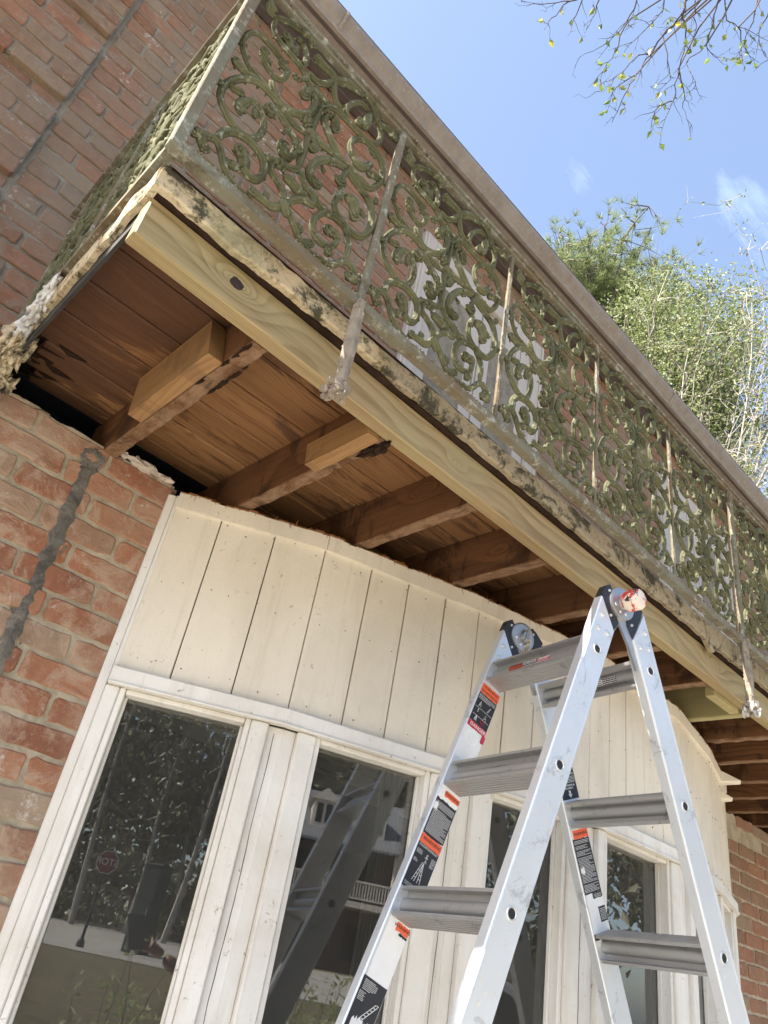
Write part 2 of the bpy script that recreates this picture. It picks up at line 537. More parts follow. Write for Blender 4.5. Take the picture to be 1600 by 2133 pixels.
def gutter_mat():
    m = NM("brown_gutter_paint", .6, .0, spec=.5)
    n0 = m.noise(9, 7, .65, stretch=(1.6, 1, 1))
    base = m.mix(m.ramp(n0, [(.35, 0.0), (.7, 1.0)]), (.31, .26, .215), (.22, .18, .145))
    n1 = m.noise(55, 7, .7, off=(4, 1, 2))
    base = m.mix(m.ramp(n1, [(.58, 0.0), (.68, .8)]), base, (.42, .37, .31))
    n2 = m.noise(5, 6, .65, off=(2, 1, 2), stretch=(3, 1, 1))
    base = m.mix(m.ramp(n2, [(.55, 0.0), (.72, .6)]), base, (.25, .13, .07))
    m.col(base); m.bump(m.math('ADD', n1, n0), .3, .003)
    return m.m


M_gut = gutter_mat()
M_soff = plain("brown_soffit", (.115, .085, .075), .8, var=.35, sc=6)
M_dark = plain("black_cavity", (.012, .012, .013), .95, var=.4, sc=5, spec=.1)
M_void = plain("void_sheet", (.013, .016, .022), .9, var=.5, sc=7, spec=.1)
M_flash = plain("dark_flashing", (.05, .048, .045), .7, .2, var=.5, sc=16, bump=.5)
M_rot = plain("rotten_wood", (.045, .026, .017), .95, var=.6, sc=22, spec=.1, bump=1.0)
M_crusty_white = plain("white_mineral_crust", (.74, .72, .68), .95, var=.35, sc=30, spec=.2, bump=1.0)


def alu_mat(name, c, rough, metal=.55):
    m = NM(name, rough, metal, spec=.5)
    n0 = m.noise(5, 6, .6, stretch=(1, 1, 1))
    base = m.mix(m.ramp(n0, [(.3, 0.0), (.75, 1.0)]), c, tuple(x*.86 for x in c))
    n1 = m.noise(11, 9, .8, 1.0, off=(3, 2, 8))
    base = m.mix(m.math('MULTIPLY', m.ramp(n1, [(.565, 0.0), (.62, 1.0)]), .55), base, tuple(x*.45 for x in c))
    n2 = m.noise(34, 8, .7, .3, off=(8, 2, 8))
    base = m.mix(m.ramp(n2, [(.70, 0.0), (.72, 1.0)]), base, (.85, .83, .78))
    m.col(base)
    m.rough(m.math('ADD', rough-.08, m.math('MULTIPLY', n0, .2)))
    m.bump(m.noise(120, 4, .7), .08, .001)
    return m.m


M_alu = alu_mat("brushed_aluminium", (.74, .77, .80), .40, .5)
M_rung = alu_mat("dull_aluminium", (.50, .50, .50), .42, .7)
M_steel = plain("cast_hinge_steel", (.50, .50, .50), .38, .8, var=.2, sc=18)
M_rivet = plain("zinc_rivet", (.72, .72, .70), .35, .6, var=.2, sc=40)
M_black = plain("black_plastic", (.018, .021, .028), .45, var=.3, sc=30)
M_red = plain("red_knob_plastic", (.55, .05, .035), .5, var=.3, sc=30)
M_spat = plain("paint_spatter", (.74, .68, .58), .8, var=.2, sc=40)
M_orange = plain("orange_sticker", (.80, .13, .05), .5, var=.1, sc=30, bump=0)
M_stkblk = plain("black_sticker", (.02, .022, .028), .5, var=.2, sc=30, bump=0)
M_ink = plain("sticker_white_ink", (.72, .72, .70), .5, var=.1, sc=40, bump=0)
M_inkb = plain("sticker_black_ink", (.02, .02, .02), .5, var=.1, sc=40, bump=0)
M_resid = plain("white_sticker_backing", (.78, .78, .77), .6, var=.08, sc=30, bump=0)
M_redstk = plain("crimson_sticker", (.50, .03, .06), .5, var=.1, sc=30, bump=0)


def glass_mat(name="window_glass", lo=.07, hi=.95, tint=(.80, .82, .80)):
    m = bpy.data.materials.new(name); m.use_nodes = True
    t = m.node_tree; t.nodes.clear()
    tr = t.nodes.new("ShaderNodeBsdfTransparent"); tr.inputs[0].default_value = (*tint, 1)
    gl = t.nodes.new("ShaderNodeBsdfGlossy"); gl.inputs['Roughness'].default_value = 0.0
    gl.inputs[0].default_value = (1, 1, 1, 1)
    fr = t.nodes.new("ShaderNodeFresnel"); fr.inputs[0].default_value = 1.85
    mi = t.nodes.new("ShaderNodeMixShader"); ou = t.nodes.new("ShaderNodeOutputMaterial")
    t.links.new(fr.outputs[0], mi.inputs[0]); t.links.new(tr.outputs[0], mi.inputs[1]); t.links.new(gl.outputs[0], mi.inputs[2])
    du = t.nodes.new("ShaderNodeBsdfDiffuse"); du.inputs[0].default_value = (.8, .76, .70, 1)
    tc_ = t.nodes.new("ShaderNodeTexCoord"); no = t.nodes.new("ShaderNodeTexNoise"); no.inputs['Scale'].default_value = 3.0; no.inputs['Detail'].default_value = 8
    mr = t.nodes.new("ShaderNodeMapRange"); mr.inputs[3].default_value = .012; mr.inputs[4].default_value = .045
    t.links.new(tc_.outputs['Object'], no.inputs['Vector']); t.links.new(no.outputs['Fac'], mr.inputs[0])
    m2 = t.nodes.new("ShaderNodeMixShader"); t.links.new(mr.outputs[0], m2.inputs[0]); t.links.new(mi.outputs[0], m2.inputs[1]); t.links.new(du.outputs[0], m2.inputs[2])
    t.links.new(m2.outputs[0], ou.inputs[0])
    return m


M_glass = glass_mat()


# ---------------------------------------------------------------- ground (structure)
def gz(x, y):
    d = -y
    z = -1.6
    if d > 4: z += min(1, (d-4)/18)*.62
    if d > 24: z += min(1, (d-24)/14)*.75
    return z


def grass_mat():
    m = NM("lawn_grass", .95, spec=.2)
    n = m.noise(.5, 7, .7); n2 = m.noise(14, 8, .8)
    b = m.mix(m.ramp(n, [(.35, 0.0), (.68, 1.0)]), (.075, .075, .035), (.17, .135, .075))
    b = m.mix(m.ramp(n2, [(.4, 0.0), (.7, 1.0)]), b, (.30, .25, .16))
    n3 = m.noise(5, 8, .8, off=(3, 3, 3))
    b = m.mix(m.ramp(n3, [(.42, .75), (.58, 0.0)]), b, (.045, .042, .024))
    m.col(b); m.bump(n2, 1.0, .05)
    return m.m


M_grass = grass_mat()
M_road = plain("street_concrete", (.34, .32, .29), .9, var=.35, sc=.8)


def sheet(name, xs, ys, off, mat, label):
    mb = MB(); nx, ny = len(xs), len(ys)
    mb.add([(x, y, gz(x, y)+off) for x in xs for y in ys],
           [(i*ny+j, (i+1)*ny+j, (i+1)*ny+j+1, i*ny+j+1) for i in range(nx-1) for j in range(ny-1)])
    o = mb.build(name, mat)
    tag(o, label, 'ground', kind='structure')
    return o


ys = [200, 60, 20, 0, -3, -4, -6, -9, -13, -18, -22, -24, -26, -28, -30, -34, -38, -42, -46, -60, -120, -300]
sheet('ground', [-300, -80, -40, -20, 0, 20, 40, 80, 300], ys, 0, M_grass, 'patchy green and straw lawn reflected in the window panes')
sheet('street', [-120, -60, -30, 0, 30, 60, 120], [-23, -26, -28, -30, -34, -37], .02, M_road, 'pale concrete street across the lawn')
M_apron = plain("bounce_apron_concrete", (.52, .49, .43), .9, var=.2, sc=1.5)  # unseen pale apron, added to bounce sunlight up onto the house front
sheet('bounce_apron', [-7, -3, 0, 4, 8, 12], [1.66, 0, -2, -4, -6.5], .012, M_apron, 'unseen pale concrete apron added at the foot of the house to bounce sunlight')


# ---------------------------------------------------------------- brick walls
def brick(mb, x0, x1, z0, z1, y, dep=.012, rag=.0025):
    """one weathered brick: ragged rounded face towards -Y"""
    w_, h_ = x1-x0, z1-z0
    nx_ = max(3, int(w_/.03)); pts = []
    c = .006
    for i in range(nx_+1): pts.append((x0+c+(w_-2*c)*i/nx_, z0))
    pts += [(x1, z0+c), (x1, (z0+z1)/2), (x1, z1-c)]
    for i in range(nx_, -1, -1): pts.append((x0+c+(w_-2*c)*i/nx_, z1))
    pts += [(x0, z1-c), (x0, (z0+z1)/2), (x0, z0+c)]
    if random.random() < .18:                    # chipped corner
        k = random.choice((0, nx_, nx_+4, 2*nx_+4))
        px, pz = pts[k]; pts[k] = (px+(.008 if px < (x0+x1)/2 else -.008), pz+(.006 if pz < (z0+z1)/2 else -.006))
    pts = [(px+random.uniform(-rag, rag), pz+random.uniform(-rag, rag)) for px, pz in pts]
    yo = y+random.uniform(-.0015, .003); tx = random.uniform(-.003, .003); tz = random.uniform(-.02, .02)
    cx, cz = (x0+x1)/2, (z0+z1)/2
    k = len(pts); vs = []
    for px, pz in pts: vs.append((px, yo+dep, pz))
    for px, pz in pts: vs.append((px, yo+.003, pz))
    for px, pz in pts:
        ix = px+(cx-px)*.0035/max(w_/2, .01)*1.2; iz = pz+(cz-pz)*.0035/(h_/2)
        vs.append((ix, yo+(px-cx)*tx+(pz-cz)*tz+random.uniform(0, .0008), iz))
    vs.append((cx, yo-.0004, cz))
    fs = []
    for i in range(k):
        j = (i+1) % k
        fs += [(i, j, k+j, k+i), (k+i, k+j, 2*k+j, 2*k+i), (2*k+i, 2*k+j, 3*k)]
    mb.rnd()
    mb.add(vs, fs)


C = .067


def courses(mb, x0, x1, k0, k1, zc, y, L=.2, right=None, skip=None, depf=None):
    """courses k0..k1 (downwards) whose centre is zc - k*C, bonded to the edge `right` or from x0"""
    for k in range(k0, k1):
        z = zc-k*C
        half = (k % 2) * L/2
        if right is not None:
            xs = [right]; x = right-(L/2 if half else L)
            while x > x0: xs.append(x+random.uniform(-.004, .004)); x -= L
            xs.append(x0); xs = xs[::-1]
        else:
            xs = [x0]; x = x0+(L/2 if half else L)
            while x < x1-.03: xs.append(x+random.uniform(-.004, .004)); x += L
            xs.append(x1)
        for a, b in zip(xs, xs[1:]):
            a2, b2 = a+.0055, b-.0055
            if b2-a2 < .02: continue
            if skip:
                r = skip(a2, b2, z)
                if r is None: continue
                a2, b2 = r
                if b2-a2 < .02: continue
            brick(mb, a2, b2, z-C/2+.0055+random.uniform(-.0015, .0015), z+C/2-.0055+random.uniform(-.0015, .0015), y)


def mortar_face(mb, x0, x1, z0, z1, y, th=.10, step=.0, top=None):
    """mortar body with an uneven front; top(x) may raise or break its upper edge"""
    n = max(2, int((x1-x0)/.03)); m_ = max(2, int((z1-z0)/.25))
    vs = []; fs = []
    for i in range(n+1):
        x = x0+(x1-x0)*i/n
        zt = z1+(top(x) if top else 0)
        for j in range(m_+1):
            z = z0+(zt-z0)*j/m_
            vs.append((x, y+.0025*nz(x*30, z*30), z))
    b = len(vs)
    for i in range(n+1):
        x = x0+(x1-x0)*i/n; zt = z1+(top(x) if top else 0)
        vs += [(x, y+th, z0), (x, y+th, zt)]
    for i in range(n):
        for j in range(m_):
            a = i*(m_+1)+j
            fs.append((a, a+1, a+m_+2, a+m_+1))
        fs.append((i*(m_+1)+m_, b+2*i+1, b+2*i+3, (i+1)*(m_+1)+m_))
        fs.append((b+2*i, b+2*i+2, b+2*i+3, b+2*i+1))
        fs.append((i*(m_+1), (i+1)*(m_+1), b+2*i+2, b+2*i))
    fs.append(tuple(list(range(0, m_+1))+[b+1, b]))
    e = n*(m_+1)
    fs.append(tuple(list(range(e+m_, e-1, -1))+[b+2*n, b+2*n+1]))
    mb.add(vs, fs)


YL, YU = 1.70, 1.95
# lower left pier
pier = thing('brick_wall', (-.2, YL, -1.6), 'pale orange brick pier with a dark caulked joint, left of the cream bay', 'wall')
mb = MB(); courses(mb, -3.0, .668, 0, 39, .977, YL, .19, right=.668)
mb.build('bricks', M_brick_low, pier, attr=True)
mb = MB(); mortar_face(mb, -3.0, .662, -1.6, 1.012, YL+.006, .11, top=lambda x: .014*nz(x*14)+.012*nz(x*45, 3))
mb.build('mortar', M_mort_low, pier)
mb = MB(); mb.poly([(-3.0, YL+.012, 1.0), (-3.0, YU+.02, 1.0), (-3.0, YU+.02, 1.06), (-3.0, YL+.012, 1.018)], (1, 0, 0), 3.12); mb.build('ledge', M_mort_low, pier)
mb = MB()                                                     # sealant joint: a ragged ribbon bead
zz = .945
pts = []; rr = []
while zz > -1.55:
    pts.append((.436+.004*nz(zz*9), YL+.001, zz)); rr.append(.014+.012*abs(nz(zz*17, 2))); zz -= .012
mb.tube(pts, rr, 9, flat=((0, 1, 0), .22), rough=.2)
for i in range(110):
    a = random.uniform(0, 6.28); q = random.gauss(.022, .003)
    mb.lump((.436+q*math.cos(a), YL+.002, .966+q*.85*math.sin(a)), random.uniform(.003, .007), .5, 6, 4, (1, .4, 1))
for i in range(40): mb.lump((.436+random.gauss(0, .010), YL+.002, .940+random.gauss(0, .006)), random.uniform(.004, .009), .5, 6, 4, (1, .4, 1))
for i in range(900):
    z = random.uniform(-.6, .95); mb.lump((.436+random.gauss(0, .008), YL+.003, z), random.uniform(.002, .005), .5, 6, 4, (1, .5, 1.3))
mb.build('sealant_joint', M_caulk, pier)
mb = MB()                                                     # broken mortar bed and chips on the wall top
for i in range(120):
    x = random.uniform(-.1, .66); mb.lump((x, YL+.01+random.uniform(0, .05), 1.008+random.uniform(-.006, .008)), random.uniform(.006, .016), .5, 7, 5, (1.5, 1, .6))
mb.build('mortar_crumbs', plain("brown_mortar_crumbs", (.30, .22, .15), .95, var=.5, sc=25, bump=.8), pier)
mb = MB()
for x, s in ((.47, .014), (.50, .012), (.545, .02), (.575, .022), (.60, .012), (.63, .013)):
    mb.lump((x, YL-.002, 1.018), s, .5, 9, 6, (1.6, .8, .55))
mb.build('plaster_chips', plain("plaster_chip", (.55, .47, .38), .9, var=.3, sc=25, bump=.6), pier)

# lower right wall
rw = thing('brick_wall', (6, YL, -1.6), 'reddish brick wall with a broken top edge, right of the cream bay', 'wall')
mb = MB(); courses(mb, 3.90, 8.5, 0, 39, .977, YL, .2, skip=lambda a, b, z: None if (z > .9 and random.random() < .35) else (a, b))
mb.build('bricks', brick_mat("right_brick", BU, .7, (.24, .16, .11), .5), rw, attr=True)
mb = MB(); mortar_face(mb, 3.86, 8.5, -1.6, .995, YL+.006, .11, top=lambda x: .03*nz(x*5)+.02*nz(x*20, 3))
mb.build('mortar', M_mort_low, rw)

# upper wall with doors
uw = thing('brick_wall', (2, YU, 1.0), 'brownish red brick wall of the upper storey behind the railing', 'wall')
DOORS = ((1.50, 2.52, 3.15), (3.86, 4.88, 3.15))


def upskip(a, b, z):
    for d0, d1, dz in DOORS:
        if z < dz+C/2:
            if a >= d0-.02 and b <= d1+.02: return None
            if a < d0 < b: b = min(b, d0-.008)
            elif a < d1 < b: a = max(a, d1+.008)
    return (a, b)


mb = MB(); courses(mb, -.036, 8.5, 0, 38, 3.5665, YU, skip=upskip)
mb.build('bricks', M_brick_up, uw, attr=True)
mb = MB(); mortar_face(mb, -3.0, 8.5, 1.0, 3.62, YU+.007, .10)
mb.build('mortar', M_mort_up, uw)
# quoins: five proud courses, one recessed
mb = MB()
for k in range(0, 38):
    z = 3.5665-k*C
    rec = (k % 6) == 5                      # z centres 2.16 -> recessed below 2.20
    rec = abs(((2.1665-z)/C) % 6) < .5 or abs(((2.1665-z)/C) % 6) > 5.5
    L_ = .2
    xs = [-.044]; x = -.044-(L_/2 if k % 2 else L_)
    while x > -3: xs.append(x+random.uniform(-.004, .004)); x -= L_
    for b, a in zip(xs, xs[1:]):
        brick(mb, a+.0045, b-.0045, z-C/2+.0045, z+C/2-.0045, YU-(0.0 if rec else .020), .03)
mb.build('quoin_bricks', M_brick_up, uw, attr=True)
mb = MB()
for k in range(0, 8):
    zb = 2.20-.402*(k-4)-.0
    mb.box((-3.0, YU-.013, zb+.004), (-.047, YU+.0, zb+5*C-.004))
mb.build('quoin_mortar', M_mort_up, uw)

# ---------------------------------------------------------------- bow window
BP = [(.674, 1.68), (1.037, 1.48), (1.52, 1.33), (1.97, 1.235), (2.53, 1.235), (2.98, 1.33), (3.463, 1.48), (3.84, 1.70)]
bow = thing('bay_window', (2.25, 1.5, -1.6), 'cream painted curved bay with a row of tall windows under the balcony', 'bay window')


def ft(i):
    a = Vector((*BP[i], 0)); b = Vector((*BP[i+1], 0)); t = (b-a); c = t.length; t.normalize()
    return a, t, Vector((t.y, -t.x, 0)), c


def fbox(mb, i, s0, s1, o0, o1, z0, z1, bv=0.0):
    a, t, n, c = ft(i)
    ctr = a+t*((s0+s1)/2)+n*((o0+o1)/2)+Vector((0, 0, (z0+z1)/2))
    mb.obox(ctr, t*((s1-s0)/2), n*((o1-o0)/2), Vector((0, 0, (z1-z0)/2)), bv)


mbS = MB(); mbT = MB(); mbH = MB(); mbR = MB(); mbM = MB(); mbB = MB(); mbD = MB()
ZT = .985
for i in range(7):
    a, t, n, c = ft(i)
    nb = max(3, round(c/.12)); s = 0.0
    ws = [c/nb*(1+random.uniform(-.12, .12)) for _ in range(nb)]; q = c/sum(ws); ws = [x*q for x in ws]
    for w_ in ws:
        g = random.choice((.0009, .0013, .0020))
        fbox(mbS, i, s+g, s+w_-g, -.02, random.uniform(-.0008, .0008), .498, ZT, .0018)
        s += w_
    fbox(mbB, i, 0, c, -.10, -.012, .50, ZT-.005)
    # torn quarter-round strip under the soffit line and splintered wood above it
    m_ = int(c/.02)
    for k in range(m_):
        s0, s1 = c*k/m_, c*(k+1)/m_
        gx = i*.5+s0
        hh = ZT+.004+.006*nz(gx*13, 1)+.003*nz(gx*60)
        fbox(mbT, i, s0, s1, .0, .011+.002*nz(gx*9, 4), ZT-.040+.004*nz(gx*3, 7), hh)
        if random.random() < .85:
            fbox(mbR, i, s0, s1+.004, -.03, .008+.004*nz(gx*20, 9), hh, hh+.005+.007*abs(nz(gx*25, 5)))
    for k in range(int(c*60)):
        s0 = random.uniform(0, c); p = a+t*s0+n*.012+Vector((0, 0, ZT+.005))
        mbR.tube([p, p+Vector((random.gauss(0, .006), random.gauss(-.004, .003), random.uniform(-.018, .012)))], [.0012, .0004], 3)
    # head trim: flat band with drip lip
    fbox(mbH, i, -.004, c+.004, -.02, .022, .462, .500, .003)
    fbox(mbH, i, -.003, c+.003, .0, .027, .458, .4635, .001)
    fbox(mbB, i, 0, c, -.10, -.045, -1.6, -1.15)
    fbox(mbS, i, 0, c, -.03, .004, -1.58, -1.2, .002)
mbS.build('siding', M_cream, bow)
mbT.build('top_trim', M_cream, bow)
mbR.build('torn_edge', M_torn, bow)
mbH.build('head_trim', M_white, bow)
mbB.build('backing', M_dark, bow)

mg = [(.030, .082), (.088, .100), (.095, .090), (.085, .100), (.088, .1), (.088, .1), (.088, .04)]
nm_ = ['leftmost', 'second', 'third', 'fourth', 'fifth', 'sixth', 'last']
for i in range(7):
    a, t, n, c = ft(i)
    g0, g1 = mg[i]; s0, s1 = g0, c-g1
    fr = MB()
    f_ = .022
    fbox(fr, i, s0-.004, s0+.010, -.050, .006, -1.16, .458, .002)
    fbox(fr, i, s1-.010, s1+.004, -.050, .006, -1.16, .458, .002)
    fbox(fr, i, s0+.011, s1-.011, -.050, .004, .446, .4575, .002)
    fbox(fr, i, s0+.011, s1-.011, -.050, .010, -1.18, -1.14, .002)
    # glazing bead
    fbox(fr, i, s0+.0105, s0+.017, -.034, -.022, -1.14, .445, .001)
    fbox(fr, i, s1-.017, s1-.0105, -.034, -.022, -1.14, .445, .001)
    fo = fr.build('window', M_white, bow)
    gl = MB()
    fbox(gl, i, s0+.008, s1-.008, -.040, -.036, -1.139, .447)
    gl.build('pane', M_glass, fo)
    # casings and recessed mullion boards
    fbox(mbM, i, s1+.0045, c-.036, -.05, .014, -1.2, .457, .003)
    fbox(mbM, i, c-.0355, c+.001, -.05, -.004, -1.2, .456, .002)
    if i > 0:
        fbox(mbM, i, .036, s0-.0045, -.05, .014, -1.2, .457, .003)
        fbox(mbM, i, -.001, .0355, -.05, -.003, -1.2, .456, .002)
    else:
        fbox(mbM, i, -.006, s0-.0045, -.07, .010, -1.2, .457, .003)
        fbox(mbM, i, -.030, -.0065, -.07, -.004, -1.2, .985, .003); fbox(mbM, i, -.0068, .003, -.05, -.002, .503, .985, .001)
mbM.build('mullion_boards', M_white, bow)
mbD = MB()                                                    # hairline paint cracks and dirty joints
for i in range(6):
    a, t, n, c = ft(i)
    for s_, o_ in ((c-.018, -.0037), (c-.0365, -.0025)):
        P = []; z = .44
        while z > -1.1:
            P.append(a+t*(s_+.0025*nz(z*6, i)+.0012*nz(z*25, i+3))+n*o_+Vector((0, 0, z))); z -= .02
        mbD.tube(P, [.0007+.0007*abs(nz(p.z*9, i)) for p in P], 4)
mbD.build('paint_cracks', plain("crack_dirt", (.20, .16, .11), .95, var=.5, sc=30), bow)
# broken ends of the crown strip sticking out at the far side
mb = MB()
for (x, y, z, l_, h_) in ((3.30, 1.425, .970, .085, .034), (3.34, 1.44, .900, .045, .026)):
    p = Vector((x, y, z)); q = p+Vector((.55, -.83, -.12))*l_
    mb.add([p+Vector((-.05, .02, h_)), p+Vector((-.05, .02, -h_)), q, p+Vector((.03, .05, h_)), p+Vector((.03, .05, -h_)), q+Vector((.012, .009, -.012))], [(0, 1, 2), (3, 5, 4), (0, 2, 5, 3), (1, 4, 5, 2), (0, 3, 4, 1)])
mb.build('broken_trim', M_cream, bow)
mb = MB()                                                     # nail heads in the siding
for i in range(7):
    a, t, n, c = ft(i)
    for k in range(7):
        for z in (.53, .74, .93):
            mb.lump(a+t*(c*(k+.5)/7+random.uniform(-.01, .01))+n*.0008+Vector((0, 0, z+random.uniform(-.012, .012))), random.uniform(.0012, .0022), .3, 6, 4)
tag(mb.build('nail_heads', plain("rusty_nail", (.20, .12, .07), .9, var=.4, sc=60), bow), None, None)
sill = MB()
for i in range(7):
    c = ft(i)[3]; fbox(sill, i, -.002, c+.002, -.06, .05, -1.215, -1.185, .004)
sill.build('sill', M_white, bow)

# room behind the glass
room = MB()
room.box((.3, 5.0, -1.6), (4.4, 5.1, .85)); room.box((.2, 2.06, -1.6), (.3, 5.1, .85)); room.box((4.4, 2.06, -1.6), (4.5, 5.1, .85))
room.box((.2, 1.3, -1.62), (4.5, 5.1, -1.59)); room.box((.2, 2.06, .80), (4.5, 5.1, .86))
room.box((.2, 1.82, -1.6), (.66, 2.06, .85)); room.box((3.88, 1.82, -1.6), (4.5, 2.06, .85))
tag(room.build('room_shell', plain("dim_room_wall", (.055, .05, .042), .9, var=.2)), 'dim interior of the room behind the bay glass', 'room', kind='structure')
ib = MB()
ib.box((.66, 1.90, .500), (3.88, 2.05, .80)); ib.box((.66, 1.885, .512), (3.88, 1.90, .53)); ib.box((.66, 1.88, .545), (3.88, 1.90, .562))
cp = [(x, y+.07) for x, y in BP]
ib.poly([(cp[0][0]+.01, cp[0][1], .62)]+[(x, y, .62) for x, y in cp[1:-1]]+[(cp[-1][0]-.01, cp[-1][1], .62), (3.86, 1.90, .62), (.67, 1.90, .62)], (0, 0, 1), .03)
ib.build('interior_beam', plain("interior_cream", (.42, .36, .27), .8, var=.1), bow)


def curtain(name, p0, p1, z0, z1, mat, parent, amp=.012, fr=14, smooth=True):
    mb = MB(); k = 60; vs = []
    p0 = Vector(p0); p1 = Vector(p1); t = (p1-p0); nn = Vector((t.y, -t.x)).normalized()
    for j in range(9):
        for i in range(k+1):
            u = i/k; o = math.sin(u*fr*2*math.pi*.5+.5*nz(j*.6, u*3))*amp*(.5+.5*j/8)
            q = p0+t*u+nn*o
            vs.append((q.x, q.y, z1+(z0-z1)*j/8))
    mb.add(vs, [(j*(k+1)+i, j*(k+1)+i+1, (j+1)*(k+1)+i+1, (j+1)*(k+1)+i) for j in range(8) for i in range(k)])
    return mb.build(name, mat, parent, smooth)


M_cur = plain("grey_green_drape", (.27, .26, .20), .9, var=.1)
M_cur2 = plain("pale_grey_drape", (.36, .35, .32), .9, var=.1)
for i, a0, a1, mt in ((1, .70, .84, M_cur2), (2, .60, .82, M_cur2), (3, .45, .86, M_cur), (4, .1, .5, M_cur)):
    a, t, n, c = ft(i)
    p = a+t*(c*a0)-n*.16; q = a+t*(c*a1)-n*.16
    curtain('curtain', (p.x, p.y), (q.x, q.y), -1.5, .56, mt, bow)

# ---------------------------------------------------------------- balcony
X0, X1 = .163, 7.0
bal = thing('balcony', (3.5, 1.4, 1.0), 'opened wooden balcony floor with fresh pine rim beam above the bay', 'balcony')
mb = MB()
ys_ = 1.053; k = 0; w_ = .035
while ys_ < 1.80:
    w_ = .136 if k else .035
    segs = [(X0+.01, 2.3+random.uniform(-.3, .3)), (2.31, 4.6), (4.61, X1)]
    xj = X0+.012+(0.0 if k < 5 else (.03, .06, .10)[min(k-5, 2)])
    segs = [(xj, 2.0+.3*k % 1.2), (2.0+.3*k % 1.2+.002, X1)]
    for a, b in segs:
        mb.rnd()
        mb.box((a, ys_+.0028, 1.142+random.uniform(0, .002)), (b, min(ys_+w_-.0028, 1.83), 1.160), .0045)
    ys_ += w_; k += 1
mb.build('deck_boards', M_deck, bal, attr=True)
mb = MB()
mb.box((X0-.01, .995, 1.1615), (X1, YU, 1.175))
mb.build('deck_surface', M_rot, bal)
mb = MB(); mb.box((X0, 1.012, 1.0), (X1, 1.050, 1.099), .0035)
mb.build('rim_beam', M_beam, bal)
mb = MB()                                                     # knots in the new beam
kn = [(.365, 1.058, .015), (.47, 1.045, .004), (.60, 1.03, .003), (.555, 1.05, .003), (1.02, 1.045, .004), (.52, 1.06, .003), (2.36, 1.06, .004), (2.39, 1.05, .004), (2.37, 1.03, .003)]
for x, z, r in kn:
    mb.lump((x, 1.0125, z), r, .14, 14, 8, (1.1, .12, .9))
mb.build('knots', plain("dark_knot", (.045, .028, .022), .9, var=.5, sc=80), bal)
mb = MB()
mb.box((X0+.002, 1.0525, 1.118), (X1, 1.075, 1.1415))          # dark ledger strip left along the rim
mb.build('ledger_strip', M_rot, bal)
# fascia: flaking board, lower edge ragged, built as short lengths of one board
mb = MB(); x = X0-.01; n_ = 620
vs = []; fs = []
for i in range(n_+1):
    x = X0-.012+(X1-X0)*i/n_
    zb = 1.097+.008*min(1, max(0, (x-.25)/.3))+.007*nz(x*4, 1)+.006*nz(x*17, 2)+.003*nz(x*60)
    if abs(x-2.29) < .05: zb -= .035*(1-abs(x-2.29)/.05)*(1+.5*nz(x*90))
    zt = 1.152+.003*nz(x*5, 8)+.003*nz(x*40, 5)+min(.02, max(0, x-.6)*.012)
    yo = .980+.003*nz(x*6, 5)+.0015*nz(x*50)
    sect = [(yo+.018, zb), (yo+.004, zb-.001), (yo, zb+.003), (yo-.0005+.002*nz(x*22, 3), (zb+zt)/2), (yo, zt-.002), (yo+.002, zt), (yo+.018, zt)]
    vs += [(x, p, q) for p, q in sect]
    if i:
        b = (i-1)*7
        fs += [(b+j, b+(j+1) % 7, b+7+(j+1) % 7, b+7+j) for j in range(7)]
fs += [tuple(range(7)), tuple(reversed(range(n_*7, n_*7+7)))]
mb.add(vs, fs)
mb.build('fascia', M_crust, bal, False)
mb = MB(); vs = []; fs = []
n_ = 120
for i in range(n_+1):
    y = .984+(1.86-.984)*i/n_
    zb = 1.098+.006*nz(y*14, 1)+.004*nz(y*60)-(.03*max(0, (y-1.5)/.3) if y > 1.5 else 0)
    zt = 1.16+.005*nz(y*20, 8)+.004*nz(y*70)
    xo = X0-.014+.004*nz(y*16, 5)
    sect = [(xo+.016, zb), (xo+.003, zb), (xo, zb+.008), (xo-.002, (zb+zt)/2), (xo, zt-.005), (xo+.005, zt), (xo+.016, zt)]
    vs += [(p, y, q) for p, q in sect]
    if i:
        b = (i-1)*7
        fs += [(b+j, b+(j+1) % 7, b+7+(j+1) % 7, b+7+j) for j in range(7)]
fs += [tuple(range(7)), tuple(reversed(range(n_*7, n_*7+7)))]
mb.add(vs, fs)
tag(mb.build('fascia', M_crust, bal, False), 'short fascia board on the end of the balcony', None)
mb = MB()
mb.box((X0-.001, .9985, 1.1005), (X1, 1.05, 1.1395)); 
mb.build('rotten_shadow_rim', M_rot, bal)  # dark rotten board, its near-black colour also standing in for the shadow gap
mb = MB(); mb.box((X0+.0025, 1.051, 1.06), (X0+.010, 1.80, 1.141)); mb.build('end_flashing', M_flash, bal)
# joists
JX = [.470, .825, 1.135, 1.440, 1.750, 2.060, 2.375, 2.700, 2.950, 3.235, 3.525, 3.785, 4.045, 4.33, 4.62, 4.92, 5.22, 5.52, 5.82, 6.12, 6.42, 6.72]


